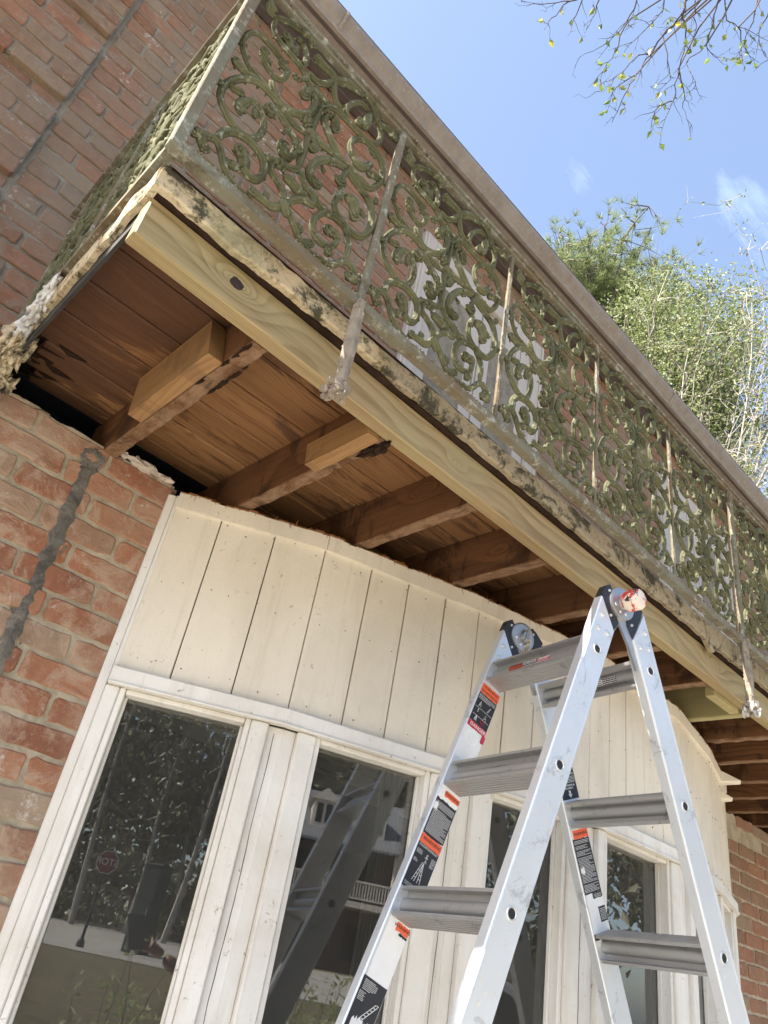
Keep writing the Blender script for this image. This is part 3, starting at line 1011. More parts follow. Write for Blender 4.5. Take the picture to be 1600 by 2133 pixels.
def joist(x, y0=1.0515, y1=1.90, z0=1.0, rough_=.0035, mat=None, tw=0.0):
    mb = MB(); n_ = 50; vs = []; fs = []
    for i in range(n_+1):
        y = y0+(y1-y0)*i/n_
        zb = z0+rough_*nz(y*18, x*9)+rough_*.7*nz(y*60, x*3)
        e = .003*abs(nz(y*30, x*5))
        vs += [(x-.019, y, zb+.003+e), (x-.016, y, zb), (x+.016, y, zb+.001), (x+.019, y, zb+.004), (x+.019, y, 1.1405), (x-.019, y, 1.1405)]
        if i:
            b = (i-1)*6
            fs += [(b+j, b+(j+1) % 6, b+6+(j+1) % 6, b+6+j) for j in range(6)]
    fs += [tuple(range(6)), tuple(reversed(range(n_*6, n_*6+6)))]
    mb.add(vs, fs)
    return mb.build('joist', mat or M_joist, bal)


for q, x in enumerate(JX):
    if q == 7: continue
    o = joist(x, y1=1.90 if x > .6 else 1.86, rough_=.006 if q in (0, 1, 8) else .003)
    tag(o, ['rot eaten joist with a pine block bolted to its side', 'joist with a pale ragged lower edge and a short block', None][min(q, 2)], None)
tag(joist(2.700, rough_=.0008, mat=M_beam2), 'new greenish treated pine joist', None)
mb = MB()
for i in range(16):
    x = .825; y = random.uniform(1.055, 1.12)
    mb.lump((x+random.uniform(-.02, .02), y, random.uniform(.992, 1.015)), random.uniform(.005, .010), .8, 10, 7, (1, 2.0, .7))
for i in range(10):
    mb.lump((.47+random.choice((-.017, .017)), random.uniform(1.06, 1.30), .999), random.uniform(.004, .007), .8, 10, 7, (.6, 2.6, .4))
mb.build('rotted_joist_end', M_rot, bal)


def block(x, y0, y1, z0, z1, sk, mat=M_block):
    mb = MB()
    pts = [(x, y0, z0), (x, y1, z0), (x, y1+sk*.6, z1), (x, y0+sk, z1)]
    mb.poly(pts, (1, 0, 0), .036)
    return mb.build('scab_block', mat, bal)


tag(block(.4135, 1.155, 1.500, .998, 1.125, .05), 'pale pine block screwed to the side of a joist', None)
block(.7685, 1.045, 1.265, .985, 1.050, .02)
mb = MB(); mb.box((2.44, 1.0525, .985), (2.63, 1.085, 1.06), .002); mb.build('cleat', M_beam2, bal)
# black sheet whose colour stands in for the unlit void behind the joist bays
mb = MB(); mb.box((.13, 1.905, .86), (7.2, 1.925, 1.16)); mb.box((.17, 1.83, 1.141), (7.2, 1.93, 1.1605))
mb.build('void_sheet', M_void, bal)
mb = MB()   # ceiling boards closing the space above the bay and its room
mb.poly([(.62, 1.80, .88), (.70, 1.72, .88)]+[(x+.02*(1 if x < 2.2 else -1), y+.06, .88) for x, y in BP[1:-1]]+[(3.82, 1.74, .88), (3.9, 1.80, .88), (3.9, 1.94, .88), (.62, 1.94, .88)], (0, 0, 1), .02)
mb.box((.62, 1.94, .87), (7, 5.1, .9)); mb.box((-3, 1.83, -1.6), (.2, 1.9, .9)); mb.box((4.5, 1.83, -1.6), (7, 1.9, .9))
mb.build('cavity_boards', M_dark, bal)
# mineral crust lumps at the wall end of the left fascia
mb = MB()
for i in range(46):
    u = random.random(); y = 1.42+.32*u
    mb.lump((X0-.014+random.gauss(0, .004), y, 1.140-.05*u+random.gauss(0, .011*(.5+u))), random.uniform(.010, .026), .75, 16, 11, (.45, 1.5, .8))
tag(mb.build('mineral_crust', M_crusty_white, bal, True), 'white mineral crust grown over the end fascia', None)
mb = MB()
for i in range(70):
    u = random.random()
    mb.lump((X0-.006+random.gauss(0, .010), 1.60+.16*u, 1.10-.13*u+random.gauss(0, .02)), random.uniform(.008, .026), .75, 14, 10, (.6, 1.1, 1.2))
mb.build('crumbling_corner', M_crust, bal, True)
# splintered rotten hole edge
mb = MB()
for i in range(11):
    x = random.uniform(.175, .26); y = random.uniform(1.60, 1.83)
    mb.poly([(x, y, 1.1405), (x+random.uniform(.03, .10), y+random.uniform(-.006, .006), 1.1405), (x+random.uniform(.01, .04), y+random.uniform(.008, .02), 1.1405)], (0, 0, -1), random.uniform(.0008, .003))
mb.build('splinters', M_rot, bal)

# ---------------------------------------------------------------- railing
YR = .95
rail = thing('iron_railing', (3.3, YR, 1.17), 'mossy green cast iron railing of scrolls round the balcony', 'railing')
PX = [.145+.4565*k for k in range(0, 16)]
PX[1] = .597; PX[2] = 1.063; PX[3] = 1.513; PX[4] = 1.973; PX[5] = 2.442
for k in range(6, 16): PX[k] = 2.442+.4565*(k-5)
mb = MB()
# angle-iron bottom rail with crusted upper edge
mb.box((.136, YR-.013, 1.156), (PX[-1], YR+.013, 1.1605), .001, 0)
mb.box((.136, YR-.013, 1.1607), (PX[-1], YR-.0085, 1.180), .001, 0)
for i in range(900):
    x = random.uniform(.14, 3.6); mb.lump((x, YR-.0125, 1.180+random.uniform(-.003, .002)), random.uniform(.0012, .0032), .5, 5, 3)
mb.build('bottom_rail', M_rail, rail)
mb = MB(); mb.box((.136, YR-.016, 1.797), (PX[-1], YR+.016, 1.806), .002); mb.box((.138, YR-.010, 1.785), (PX[-1], YR+.010, 1.7968), .002)
for i in range(700):
    x = random.uniform(.14, 3.6); mb.lump((x, YR-.014+random.uniform(-.002, .004), 1.797+random.uniform(-.003, .003)), random.uniform(.0015, .004), .5, 5, 3)
mb.build('top_rail', M_rail, rail)
YE = 1.80; YM = 1.385
mb = MB(); mb.box((.132, YR+.0165, 1.797), (.164, 1.94, 1.806), .002); mb.build('top_rail', M_rail, rail)
mb = MB(); mb.box((.1363, YR+.0134, 1.1562), (.160, 1.94, 1.1603)); mb.box((.1365, YR+.0115, 1.1607), (.1405, 1.94, 1.1795)); mb.build('bottom_rail', M_rail, rail)
mb = MB()
mb.box((.1335, YR-.0150, 1.1572), (.158, YR+.011, 1.7965), .0025)
tag(mb.build('post', M_rail, rail), 'square corner post of the railing', None)
LEG = {1, 5, 9, 13}
for k, x in enumerate(PX):
    if k == 0: continue
    mb = MB()
    big = k in LEG
    r = .0105 if big else .007
    z0 = 1.157 if not big else 1.10
    npt = 16
    mb.tube([(x+.0006*nz(j, k), YR-(.006 if big else 0), z0+(1.786-z0)*j/npt) for j in range(npt+1)], r, 6 if not big else 8, rough=.05)
    for j in range(40 if k < 8 else 0):
        an = random.uniform(0, 6.28); mb.lump((x+r*math.cos(an), YR-(.006 if big else 0)+r*math.sin(an), random.uniform(z0, 1.78)), random.uniform(.001, .0022), .4, 5, 3)
    mb.build('post', M_rail, rail)
    if big:
        mb = MB()
        p_ = [(x, YR-.009, 1.17), (x, YR-.012, 1.10), (x, YR-.014, 1.04), (x, YR-.014, .985), (x, YR-.012, .945), (x, YR-.010, .925)]
        mb.tube(p_, [.0115, .013, .0145, .013, .013, .017], 9, rough=.12)
        for j in range(130):
            z = random.uniform(.92, 1.17); an = random.uniform(0, 6.28)
            mb.lump((x+.0125*math.cos(an), YR-.013+.0125*math.sin(an), z), random.uniform(.0015, .004), .5, 6, 4)
        for j in range(26):
            an = random.uniform(0, 6.28)
            mb.lump((x+random.gauss(0, .010), YR-.010+random.gauss(0, .010), .924+random.uniform(-.012, .012)), random.uniform(.006, .012), .5, 7, 5)
        mb.tube([(x+.012, YR-.012, .94), (x+.027, YR-.012, .944)], [.004, .007], 7)
        mb.tube([(x-.012, YR-.012, .932), (x-.028, YR-.012, .934)], [.005, .006], 7)
        tag(mb.build('hanging_foot', plain("corroded_foot", (.36, .30, .23), .95, var=.5, sc=30, bump=1.0), rail), None, None)
        if k == 5:
            mb = MB()
            for j in range(38):
                mb.lump((x+random.gauss(0, .013), YR-.012+random.gauss(0, .010), .925+random.uniform(-.016, .022)), random.uniform(.003, .009), .7, 8, 5, (.7, .7, 1.3))
            mb.build('white_crust', M_crusty_white, rail)
for yy in (YM, YE):
    mb = MB(); mb.tube([(.148, yy, 1.157), (.148, yy, 1.796)], .008, 6); mb.build('post', M_rail, rail)


def smooth_pts(P, sub=4):
    P = [Vector((p[0], p[1], 0)) for p in P]; out = []
    k = len(P)
    if k == 2:
        return [P[0].lerp(P[1], i/3) for i in range(4)]
    for i in range(k-1):
        p0 = P[max(i-1, 0)]; p1 = P[i]; p2 = P[i+1]; p3 = P[min(i+2, k-1)]
        for j in range(sub):
            t = j/sub
            out.append(.5*((2*p1)+(-p0+p2)*t+(2*p0-5*p1+4*p2-p3)*t*t+(-p0+3*p1-3*p2+p3)*t**3))
    out.append(P[-1])
    return out


STROKES = [
    (6, 8, 0, [(0.1324, 0.3243), (0.1104, 0.3205), (0.085, 0.328), (0.06, 0.3355), (0.0402, 0.3504), (0.0241, 0.3711), (0.0201, 0.3999), (0.0289, 0.431), (0.0457, 0.4506), (0.0683, 0.4537), (0.0932, 0.4508), (0.1143, 0.4414), (0.1273, 0.4255), (0.1265, 0.395), (0.1142, 0.3768), (0.0973, 0.3804), (0.0807, 0.3898), (0.0692, 0.4014)]),
    (12, 13, 13, [(0.0872, 0.394), (0.0757, 0.4055), (0.0685, 0.4133)]),
    (6, 10, 10, [(0.1259, 0.4234), (0.1154, 0.4312), (0.1096, 0.4342)]),
    (8, 12, 12, [(0.0799, 0.3204), (0.055, 0.3056), (0.0391, 0.3093), (0.027, 0.313)]),
    (7, 9, 9, [(0.0239, 0.3884), (0.0146, 0.394)]),
    (9, 8, 0, [(0.149, 0.309), (0.1309, 0.3166), (0.1077, 0.3167), (0.0823, 0.3129), (0.0611, 0.2982), (0.0438, 0.2736), (0.0305, 0.2395), (0.0285, 0.2027), (0.0384, 0.1759), (0.0546, 0.1583), (0.0757, 0.1471), (0.0989, 0.1508), (0.1192, 0.1649), (0.1299, 0.1939), (0.1282, 0.2223), (0.1149, 0.2407), (0.1002, 0.2519), (0.0841, 0.2505), (0.0717, 0.233)]),
    (12, 14, 14, [(0.0841, 0.2505), (0.0716, 0.2225), (0.0726, 0.2033)]),
    (9, 9, 9, [(0.0987, 0.2394), (0.1034, 0.2249)]),
    (7, 10, 10, [(0.0381, 0.2375), (0.0512, 0.2407), (0.0621, 0.2457)]),
    (8, 10, 10, [(0.0276, 0.2274), (0.0154, 0.2227)]),
    (9, 11, 0, [(0.106, 0.3589), (0.121, 0.3358), (0.1415, 0.3205), (0.1675, 0.3263), (0.1935, 0.3482), (0.21, 0.3849), (0.2099, 0.4222), (0.1951, 0.4364), (0.1798, 0.4233)]),
    (10, 13, 16, [(0.1951, 0.4364), (0.1834, 0.4255), (0.1813, 0.4109)]),
    (7, 7, 0, [(0.1894, 0.3481), (0.1967, 0.3304)]),
    (7, 8, 0, [(0.029, 0.5651), (0.0397, 0.5444), (0.0595, 0.546), (0.066, 0.5121), (0.0857, 0.4879), (0.1165, 0.4813), (0.1424, 0.4785), (0.1658, 0.4712), (0.1875, 0.4552), (0.2106, 0.4349), (0.2251, 0.4143)]),
    (11, 9, 13, [(0.0529, 0.5541), (0.0383, 0.5616), (0.033, 0.572)]),
    (9, 9, 12, [(0.0595, 0.546), (0.0812, 0.5697), (0.1021, 0.585), (0.1247, 0.5963), (0.1461, 0.5983), (0.1543, 0.5853)]),
    (9, 7, 0, [(0.1512, 0.4918), (0.1575, 0.514), (0.1514, 0.5422), (0.1321, 0.5563), (0.1167, 0.5506)]),
    (7, 7, 0, [(0.1383, 0.4782), (0.1512, 0.4918)]),
    (13, 12, 14, [(0.1256, 0.5205), (0.1209, 0.4943), (0.1064, 0.5213), (0.0956, 0.5227)]),
    (7, 7, 19, [(0.1064, 0.25), (0.1135, 0.2626), (0.1271, 0.2734)]),
    (8, 10, 0, [(0.1315, 0.2901), (0.1572, 0.2823), (0.1792, 0.2745), (0.2001, 0.2647), (0.2094, 0.24), (0.2064, 0.2106)]),
    (11, 14, 18, [(0.2064, 0.2106), (0.1912, 0.1966), (0.1828, 0.2114)]),
    (7, 7, 7, [(0.1792, 0.2745), (0.1712, 0.2558)]),
    (8, 8, 0, [(0.1387, 0.3166), (0.166, 0.3051), (0.1941, 0.3049), (0.2205, 0.3127), (0.2486, 0.3166), (0.2773, 0.3206), (0.3067, 0.3247), (0.3356, 0.333)]),
    (8, 8, 0, [(0.2046, 0.3245), (0.2329, 0.3126), (0.2489, 0.3007)]),
    (10, 9, 0, [(0.2263, 0.4102), (0.2249, 0.3627), (0.225, 0.3186), (0.2266, 0.2776), (0.2267, 0.2358), (0.2257, 0.1989)]),
    (16, 16, 16, [(0.214, 0.3205), (0.236, 0.3166)]),
    (14, 14, 14, [(0.2504, 0.3027), (0.2409, 0.2852)]),
    (10, 10, 0, [(0.32, 0.3247), (0.3001, 0.3328), (0.277, 0.3531), (0.2571, 0.3776), (0.2454, 0.3961), (0.2487, 0.4236), (0.264, 0.4327)]),
    (12, 12, 14, [(0.2619, 0.4241), (0.273, 0.4159), (0.2743, 0.4032)]),
    (8, 8, 0, [(0.2251, 0.4143), (0.2454, 0.4514), (0.268, 0.4677), (0.2906, 0.4688), (0.3146, 0.4655), (0.3396, 0.46), (0.3669, 0.4658), (0.3878, 0.4897), (0.3955, 0.5299), (0.3838, 0.5577), (0.3652, 0.5827), (0.3427, 0.6026), (0.3124, 0.6047)]),
    (8, 7, 0, [(0.2985, 0.4737), (0.2869, 0.4999), (0.296, 0.5371), (0.3178, 0.5645), (0.3424, 0.5641)]),
    (12, 13, 15, [(0.3484, 0.5598), (0.3454, 0.5126), (0.3288, 0.5024)]),
    (9, 9, 0, [(0.1736, 0.4588), (0.1735, 0.4888), (0.1948, 0.4901), (0.2166, 0.5068), (0.2321, 0.5325), (0.2426, 0.5107), (0.2531, 0.489), (0.2791, 0.4771)]),
    (10, 14, 12, [(0.241, 0.5331), (0.2259, 0.5548), (0.198, 0.5572), (0.1793, 0.5602)]),
    (14, 12, 12, [(0.2374, 0.5466), (0.2586, 0.5714), (0.2828, 0.5876), (0.3053, 0.5944)]),
    (9, 10, 10, [(0.1967, 0.4685), (0.2187, 0.4523), (0.2329, 0.4487)]),
    (8, 8, 8, [(0.1754, 0.4674), (0.1606, 0.4455)]),
    (8, 12, 12, [(0.3739, 0.557), (0.4066, 0.5692), (0.4371, 0.5716)]),
    (9, 8, 0, [(0.3356, 0.333), (0.3639, 0.3289), (0.3916, 0.329), (0.4146, 0.3504), (0.4281, 0.3942), (0.4215, 0.4319), (0.3985, 0.4559), (0.3722, 0.4638), (0.3454, 0.4558), (0.3272, 0.4263), (0.3276, 0.3896), (0.3439, 0.3708), (0.367, 0.3712)]),
    (12, 10, 10, [(0.3439, 0.3708), (0.3675, 0.369), (0.3875, 0.4019)]),
    (8, 10, 12, [(0.4232, 0.394), (0.4072, 0.3805), (0.394, 0.376)]),
    (7, 9, 9, [(0.3744, 0.4548), (0.391, 0.4465)]),
    (7, 8, 9, [(0.431, 0.392), (0.4427, 0.3945)]),
    (10, 11, 15, [(0.33, 0.3206), (0.3024, 0.3085), (0.2751, 0.2828), (0.2562, 0.2464), (0.2537, 0.2126), (0.2651, 0.201), (0.2775, 0.2005)]),
    (6, 6, 6, [(0.2774, 0.2671), (0.2833, 0.2535)]),
    (9, 9, 0, [(0.3344, 0.3206), (0.3591, 0.3124), (0.3886, 0.304), (0.416, 0.2873), (0.4298, 0.2503), (0.4315, 0.2063), (0.4137, 0.1701), (0.3895, 0.1618), (0.3671, 0.1648), (0.3428, 0.1604), (0.3173, 0.147), (0.2965, 0.1482), (0.281, 0.1599)]),
    (7, 9, 10, [(0.4082, 0.2998), (0.4286, 0.3123)]),
    (7, 8, 9, [(0.4295, 0.2143), (0.4461, 0.2217)]),
    (7, 7, 18, [(0.3389, 0.3206), (0.332, 0.2962), (0.328, 0.2702)]),
    (8, 8, 0, [(0.3312, 0.2583), (0.3415, 0.2443), (0.3315, 0.2175), (0.3312, 0.1871), (0.344, 0.1715), (0.3622, 0.1669)]),
    (14, 16, 16, [(0.3503, 0.2441), (0.3736, 0.2396), (0.3852, 0.2118)]),
    (8, 9, 9, [(0.4133, 0.2426), (0.4006, 0.2389)]),
    (8, 8, 0, [(0.0272, 0.0569), (0.0438, 0.0739), (0.0607, 0.0771), (0.0748, 0.0602), (0.0893, 0.0371), (0.1075, 0.023), (0.127, 0.0148), (0.1446, 0.0129)]),
    (10, 13, 13, [(0.0455, 0.0691), (0.0272, 0.0569), (0.0191, 0.0531)]),
    (12, 12, 12, [(0.0272, 0.0569), (0.0411, 0.0449), (0.0466, 0.0383)]),
    (10, 9, 0, [(0.059, 0.0867), (0.0655, 0.1166), (0.082, 0.1384), (0.1042, 0.1454), (0.1224, 0.1443), (0.1418, 0.1397), (0.1587, 0.1268), (0.1651, 0.1011), (0.1572, 0.0753), (0.1398, 0.0639), (0.1239, 0.0701)]),
    (14, 16, 18, [(0.1251, 0.0716), (0.121, 0.0946), (0.1081, 0.1021)]),
    (9, 10, 12, [(0.1167, 0.0659), (0.107, 0.0541), (0.1, 0.0548)]),
    (8, 8, 0, [(0.1444, 0.143), (0.17, 0.1552), (0.1846, 0.1685), (0.2029, 0.1711), (0.2192, 0.181), (0.2291, 0.2006)]),
    (8, 9, 0, [(0.1765, 0.1584), (0.1763, 0.129), (0.1948, 0.1176), (0.2106, 0.1028), (0.2232, 0.0799)]),
    (9, 9, 0, [(0.2311, 0.2005), (0.2447, 0.1817), (0.2596, 0.1646), (0.2795, 0.1582), (0.2828, 0.1328), (0.2622, 0.1288), (0.2442, 0.1107), (0.2271, 0.0796)]),
    (12, 13, 12, [(0.205, 0.1393), (0.2233, 0.1417), (0.2391, 0.1408), (0.255, 0.1398)]),
    (14, 10, 0, [(0.2204, 0.0768), (0.2334, 0.059), (0.2403, 0.0484)]),
    (10, 9, 12, [(0.2236, 0.0665), (0.2046, 0.0451), (0.1844, 0.0405), (0.1585, 0.0334)]),
    (8, 9, 0, [(0.2264, 0.0696), (0.2449, 0.058), (0.2656, 0.0395), (0.2853, 0.0243), (0.311, 0.0152), (0.3367, 0.0211), (0.3661, 0.0302), (0.3901, 0.063), (0.4087, 0.0722), (0.4263, 0.0618), (0.4362, 0.0485)]),
    (9, 14, 16, [(0.4263, 0.0618), (0.4293, 0.042), (0.4163, 0.0431)]),
    (9, 11, 12, [(0.2596, 0.0467), (0.2742, 0.0487)]),
    (9, 11, 12, [(0.2892, 0.024), (0.305, 0.0358)]),
    (7, 7, 9, [(0.1982, 0.0425), (0.1865, 0.0565)]),
    (9, 8, 0, [(0.2996, 0.1516), (0.3147, 0.149), (0.3008, 0.1192), (0.2993, 0.0894), (0.3135, 0.0675), (0.336, 0.0656), (0.3565, 0.0798), (0.3622, 0.1044)]),
    (12, 14, 15, [(0.3622, 0.1044), (0.3507, 0.116), (0.3359, 0.1097)]),
    (10, 12, 13, [(0.3605, 0.0654), (0.3509, 0.0557)]),
    (9, 8, 0, [(0.3671, 0.1648), (0.383, 0.1452), (0.3936, 0.1132), (0.3941, 0.0715)]),
]



def panel_mesh():
    mb = MB(); K = .00098
    for r0, r1, b, P in STROKES:
        Q = smooth_pts(P)
        k = len(Q)
        rr = []
        for i in range(k):
            u = i/(k-1)
            e = min(1, .65+min(i, k-1-i)*.2)
            rr.append((r0+(r1-r0)*u)*K*e)
        ph = random.uniform(0, 6)
        mb.tube([(q.x, .0025*math.sin(ph+i*.25), q.y) for i, q in enumerate(Q)], rr, 8, flat=((0, 1, 0), .62))
        # raised rib along the casting
        if k > 8:
            mb.tube([(q.x, -.0020-.35*rr[i]+.0025*math.sin(ph+i*.25), q.y) for i, q in enumerate(Q)], [x*.50 for x in rr], 5)
        if b:
            q = Q[-1]
            mb.lump((q.x, .001, q.y), b*K*.80, .22, 10, 7, (1, .6, 1))
            sp_ = [(q.x+b*K*(.9-.72*j/16)*math.cos(j*.62+ph), -.003-b*K*.25*j/16, q.y+b*K*(.9-.72*j/16)*math.sin(j*.62+ph)) for j in range(17)]
            mb.tube(sp_, [b*K*.27*(1-.4*j/16) for j in range(17)], 6)
    # leaf nubs and casting flash along the strokes
    allq = [q for s in STROKES for q in smooth_pts(s[3], 3)]
    for i in range(420):
        q = random.choice(allq)
        mb.lump((q.x+random.gauss(0, .005), random.gauss(0, .004), q.y+random.gauss(0, .005)), random.uniform(.0015, .0042), .5, 6, 4)
    # flower rosettes at the crossings
    for cx, cz, r in ((.2085, .335, .012), (.245, .42, .010), (.15, .43, .010), (.29, .29, .011), (.21, .24, .011), (.19, .155, .014)):
        for a in range(5):
            an = a*1.257+cx*30
            mb.lump((cx+r*.7*math.cos(an), -.006, cz+r*.7*math.sin(an)), r*.48, .2, 6, 4)
        mb.lump((cx, -.010, cz), r*.42, .1, 6, 4)
    return mb


pm = panel_mesh()
# joints to the posts
p0 = pm.build('scroll_panel', M_iron, rail, True, loc=(0, 0, 0))
pme = p0.data
p0.location = (.145-3.3, 0, 1.18-1.17)
p0['o0'] = (.145, YR, 1.18)
for k in range(1, 15):
    o = p0.copy(); COL.objects.link(o); o.parent = rail
    o.location = (PX[k]-3.3, 0, 1.18-1.17)
for y0, y1 in ((YR, YM), (YM, YE)):
    o = p0.copy(); COL.objects.link(o); o.parent = rail
    o.rotation_euler = (0, 0, R(90)); o.scale = ((y1-y0)/.452, 1, 1)
    o.location = (.148-3.3, y0-YR, 1.18-1.17)

# ---------------------------------------------------------------- eave and gutter
ev = thing('roof_eave', (3, 1.8, 3.5), 'brown gutter and soffit of the roof edge above the railing', 'eave')
prof = [(1.748, 3.500), (1.742, 3.512), (1.752, 3.520), (1.748, 3.540), (1.728, 3.565), (1.714, 3.590), (1.712, 3.612), (1.722, 3.618), (1.722, 3.611), (1.80, 3.60), (1.835, 3.60), (1.835, 3.500)]
mb = MB(); ng = 60
vs = []; fs = []
for i in range(ng+1):
    x = -3.2+11.8*i/ng
    vs += [(x, y+.002*nz(x*1.7, z*3), z+.002*nz(x*1.3, 5)) for y, z in prof]
kk = len(prof)
for i in range(ng):
    fs += [(i*kk+j, i*kk+(j+1) % kk, (i+1)*kk+(j+1) % kk, (i+1)*kk+j) for j in range(kk)]
fs += [tuple(range(kk)), tuple(reversed(range(ng*kk, ng*kk+kk)))]
mb.add(vs, fs)
mb.build('gutter', M_gut, ev)
mb = MB(); mb.box((-3.2, 1.7495, 3.503), (8.6, 1.960, 3.5065)); mb.box((-3.2, 1.765, 3.4955), (8.6, 1.782, 3.5028), .001); mb.box((-3.2, 1.90, 3.44), (8.6, 1.9425, 3.5028), .004)
mb.build('soffit', M_soff, ev)
mb = MB()
for x in (.62, 3.66): mb.box((x, 1.7435, 3.507), (x+.03, 1.7475, 3.52), .0005); mb.tube([(x+.015+.0*q, y-.0035, z) for q, (y, z) in enumerate(prof[1:7])], .006, 5, flat=((1, 0, 0), 1.6))
mb.build('gutter_seam', M_gut, ev)
mb = MB(); mb.poly([(-3.3, 1.74, 3.625), (8.6, 1.74, 3.625), (8.6, 6.4, 6.0), (-3.3, 6.4, 6.0)], Vector((0, -.45, .89)), .03)
mb.poly([(-3.3, 6.4, 6.03), (8.6, 6.4, 6.03), (8.6, 11, 3.6), (-3.3, 11, 3.6)], Vector((0, .45, .89)), .03)
mb.build('roof', plain("roof_shingles", (.12, .11, .10), .95, var=.4, sc=9, bump=1.0), ev)
mb = MB()
for i in range(170):                                            # pine needles and twigs poking out of the gutter
    x = random.uniform(-.6, 6.5); p = Vector((x, 1.722, 3.615)); d = Vector((random.gauss(0, .012), random.gauss(-.006, .008), random.uniform(.004, .03)))
    mb.tube([p, p+d*.6+Vector((random.gauss(0, .004), 0, 0)), p+d], [.0006, .0005, .0003], 3)
mb.build('gutter_twigs', plain("dry_needles", (.30, .19, .10), .9), ev)

# ---------------------------------------------------------------- balcony doors
M_sheer = plain("sheer_curtain", (.66, .71, .63), .9, var=.08)


def door(x0, x1, label):
    z0, z1 = 1.176, 3.12
    d = bpy.data.objects.new('glazed_door', None); COL.objects.link(d); d.parent = uw; d['o0'] = ((x0+x1)/2, YU, z0); d.location = Vector(d['o0'])-Vector(uw['o0']); d['label'] = label
    mb = MB()
    mb.box((x0, YU-.022, z0), (x0+.085, YU+.05, z1+.06), .004); mb.box((x1-.085, YU-.022, z0), (x1, YU+.05, z1+.06), .004)
    mb.box((x0+.0855, YU-.022, z1-.03), (x1-.0855, YU+.05, z1+.06), .004)
    mb.box((x0+.012, YU-.030, z0), (x0+.03, YU-.0225, z1+.05), .002); mb.box((x1-.03, YU-.030, z0), (x1-.012, YU-.0225, z1+.05), .002)
    mb.build('casing', M_trimw, d)
    mid = (x0+x1)/2
    for a, b in ((x0+.09, mid-.003), (mid+.003, x1-.09)):
        mb = MB(); s = .085
        mb.box((a, YU+.006, z0+.01), (a+s, YU+.05, z1-.035), .004); mb.box((b-s, YU+.006, z0+.01), (b, YU+.05, z1-.035), .004)
        mb.box((a+s+.0005, YU+.006, z1-.16), (b-s-.0005, YU+.05, z1-.035), .004); mb.box((a+s+.0005, YU+.006, z0+.01), (b-s-.0005, YU+.05, z0+.25), .004)
        for m_ in range(1, 5):
            zz = z0+.25+(z1-.16-z0-.25)*m_/5
            mb.box((a+s+.0005, YU+.012, zz-.009), (b-s-.0005, YU+.045, zz+.009), .003)
        mb.box(((a+b)/2-.009, YU+.013, z0+.2505), ((a+b)/2+.009, YU+.044, z1-.1605), .003)
        lf = mb.build('leaf', M_trimw, d)
        mb = MB(); mb.box((a+s-.004, YU+.026, z0+.24), (b-s+.004, YU+.029, z1-.15)); mb.build('pane', M_glass, d)
        curtain('sheer_curtain', (a+.05, YU+.068), (b-.05, YU+.068), z0+.1, z1-.05, M_sheer, d, .010, 16)
        mb = MB(); mb.box((a, YU+.085, z0), (b, YU+.095, z1)); mb.build('backing', M_dark, d)
    return d


door(1.50, 2.52, 'glazed white double door behind the railing, the one nearer the balcony corner')
door(3.86, 4.88, 'glazed white double door far along the balcony')


# ---------------------------------------------------------------- ladder
HRp = Vector((1.4905, .8649, .8546))
U = Vector((-.184, -.983, 0)).normalized()          # from the far side rail to the near side rail
LW = .3455
NN = Vector((-.983, .184, 0)).normalized()
AL = {1: -.330, 2: -.383}
SG = {1: -1, 2: 1}
QO = {1: .030, 2: .044}
FL = -.014
lad = thing('stepladder', (1.5, 1.0, -1.6), 'white aluminium folding multi-position stepladder with warning stickers, standing before the bay', 'ladder')


def leg_axes(g):
    a = AL[g]; s = SG[g]
    d = Vector((0, 0, -math.cos(a)))+NN*s*math.sin(a)
    m = NN*s*math.cos(a)+Vector((0, 0, math.sin(a)))
    return d.normalized(), (-m).normalized()


def LP(g, side, t, o, e):
    """point on leg g: t down the leg, o outwards from the pivot line, e along U measured from the rail centre"""
    d, ov = leg_axes(g)
    c = HRp+d*t+ov*o
    if side == 'R': return c+U*(FL*t+e)
    return c-U*(LW+FL*t)+U*e


TH = .0135; WD = .034
TMAX = {g: (H+HRp.z-.01)/math.cos(AL[g]) for g in (1, 2)}


def lbox(mb, g, side, t0, t1, o0, o1, e0, e1, bv=.0):
    P = [LP(g, side, t, o, e) for t in (t0, t1) for o in (o0, o1) for e in (e0, e1)]
    mb.add(P, [(0, 1, 3, 2), (4, 6, 7, 5), (0, 4, 5, 1), (2, 3, 7, 6), (0, 2, 6, 4), (1, 5, 7, 3)])


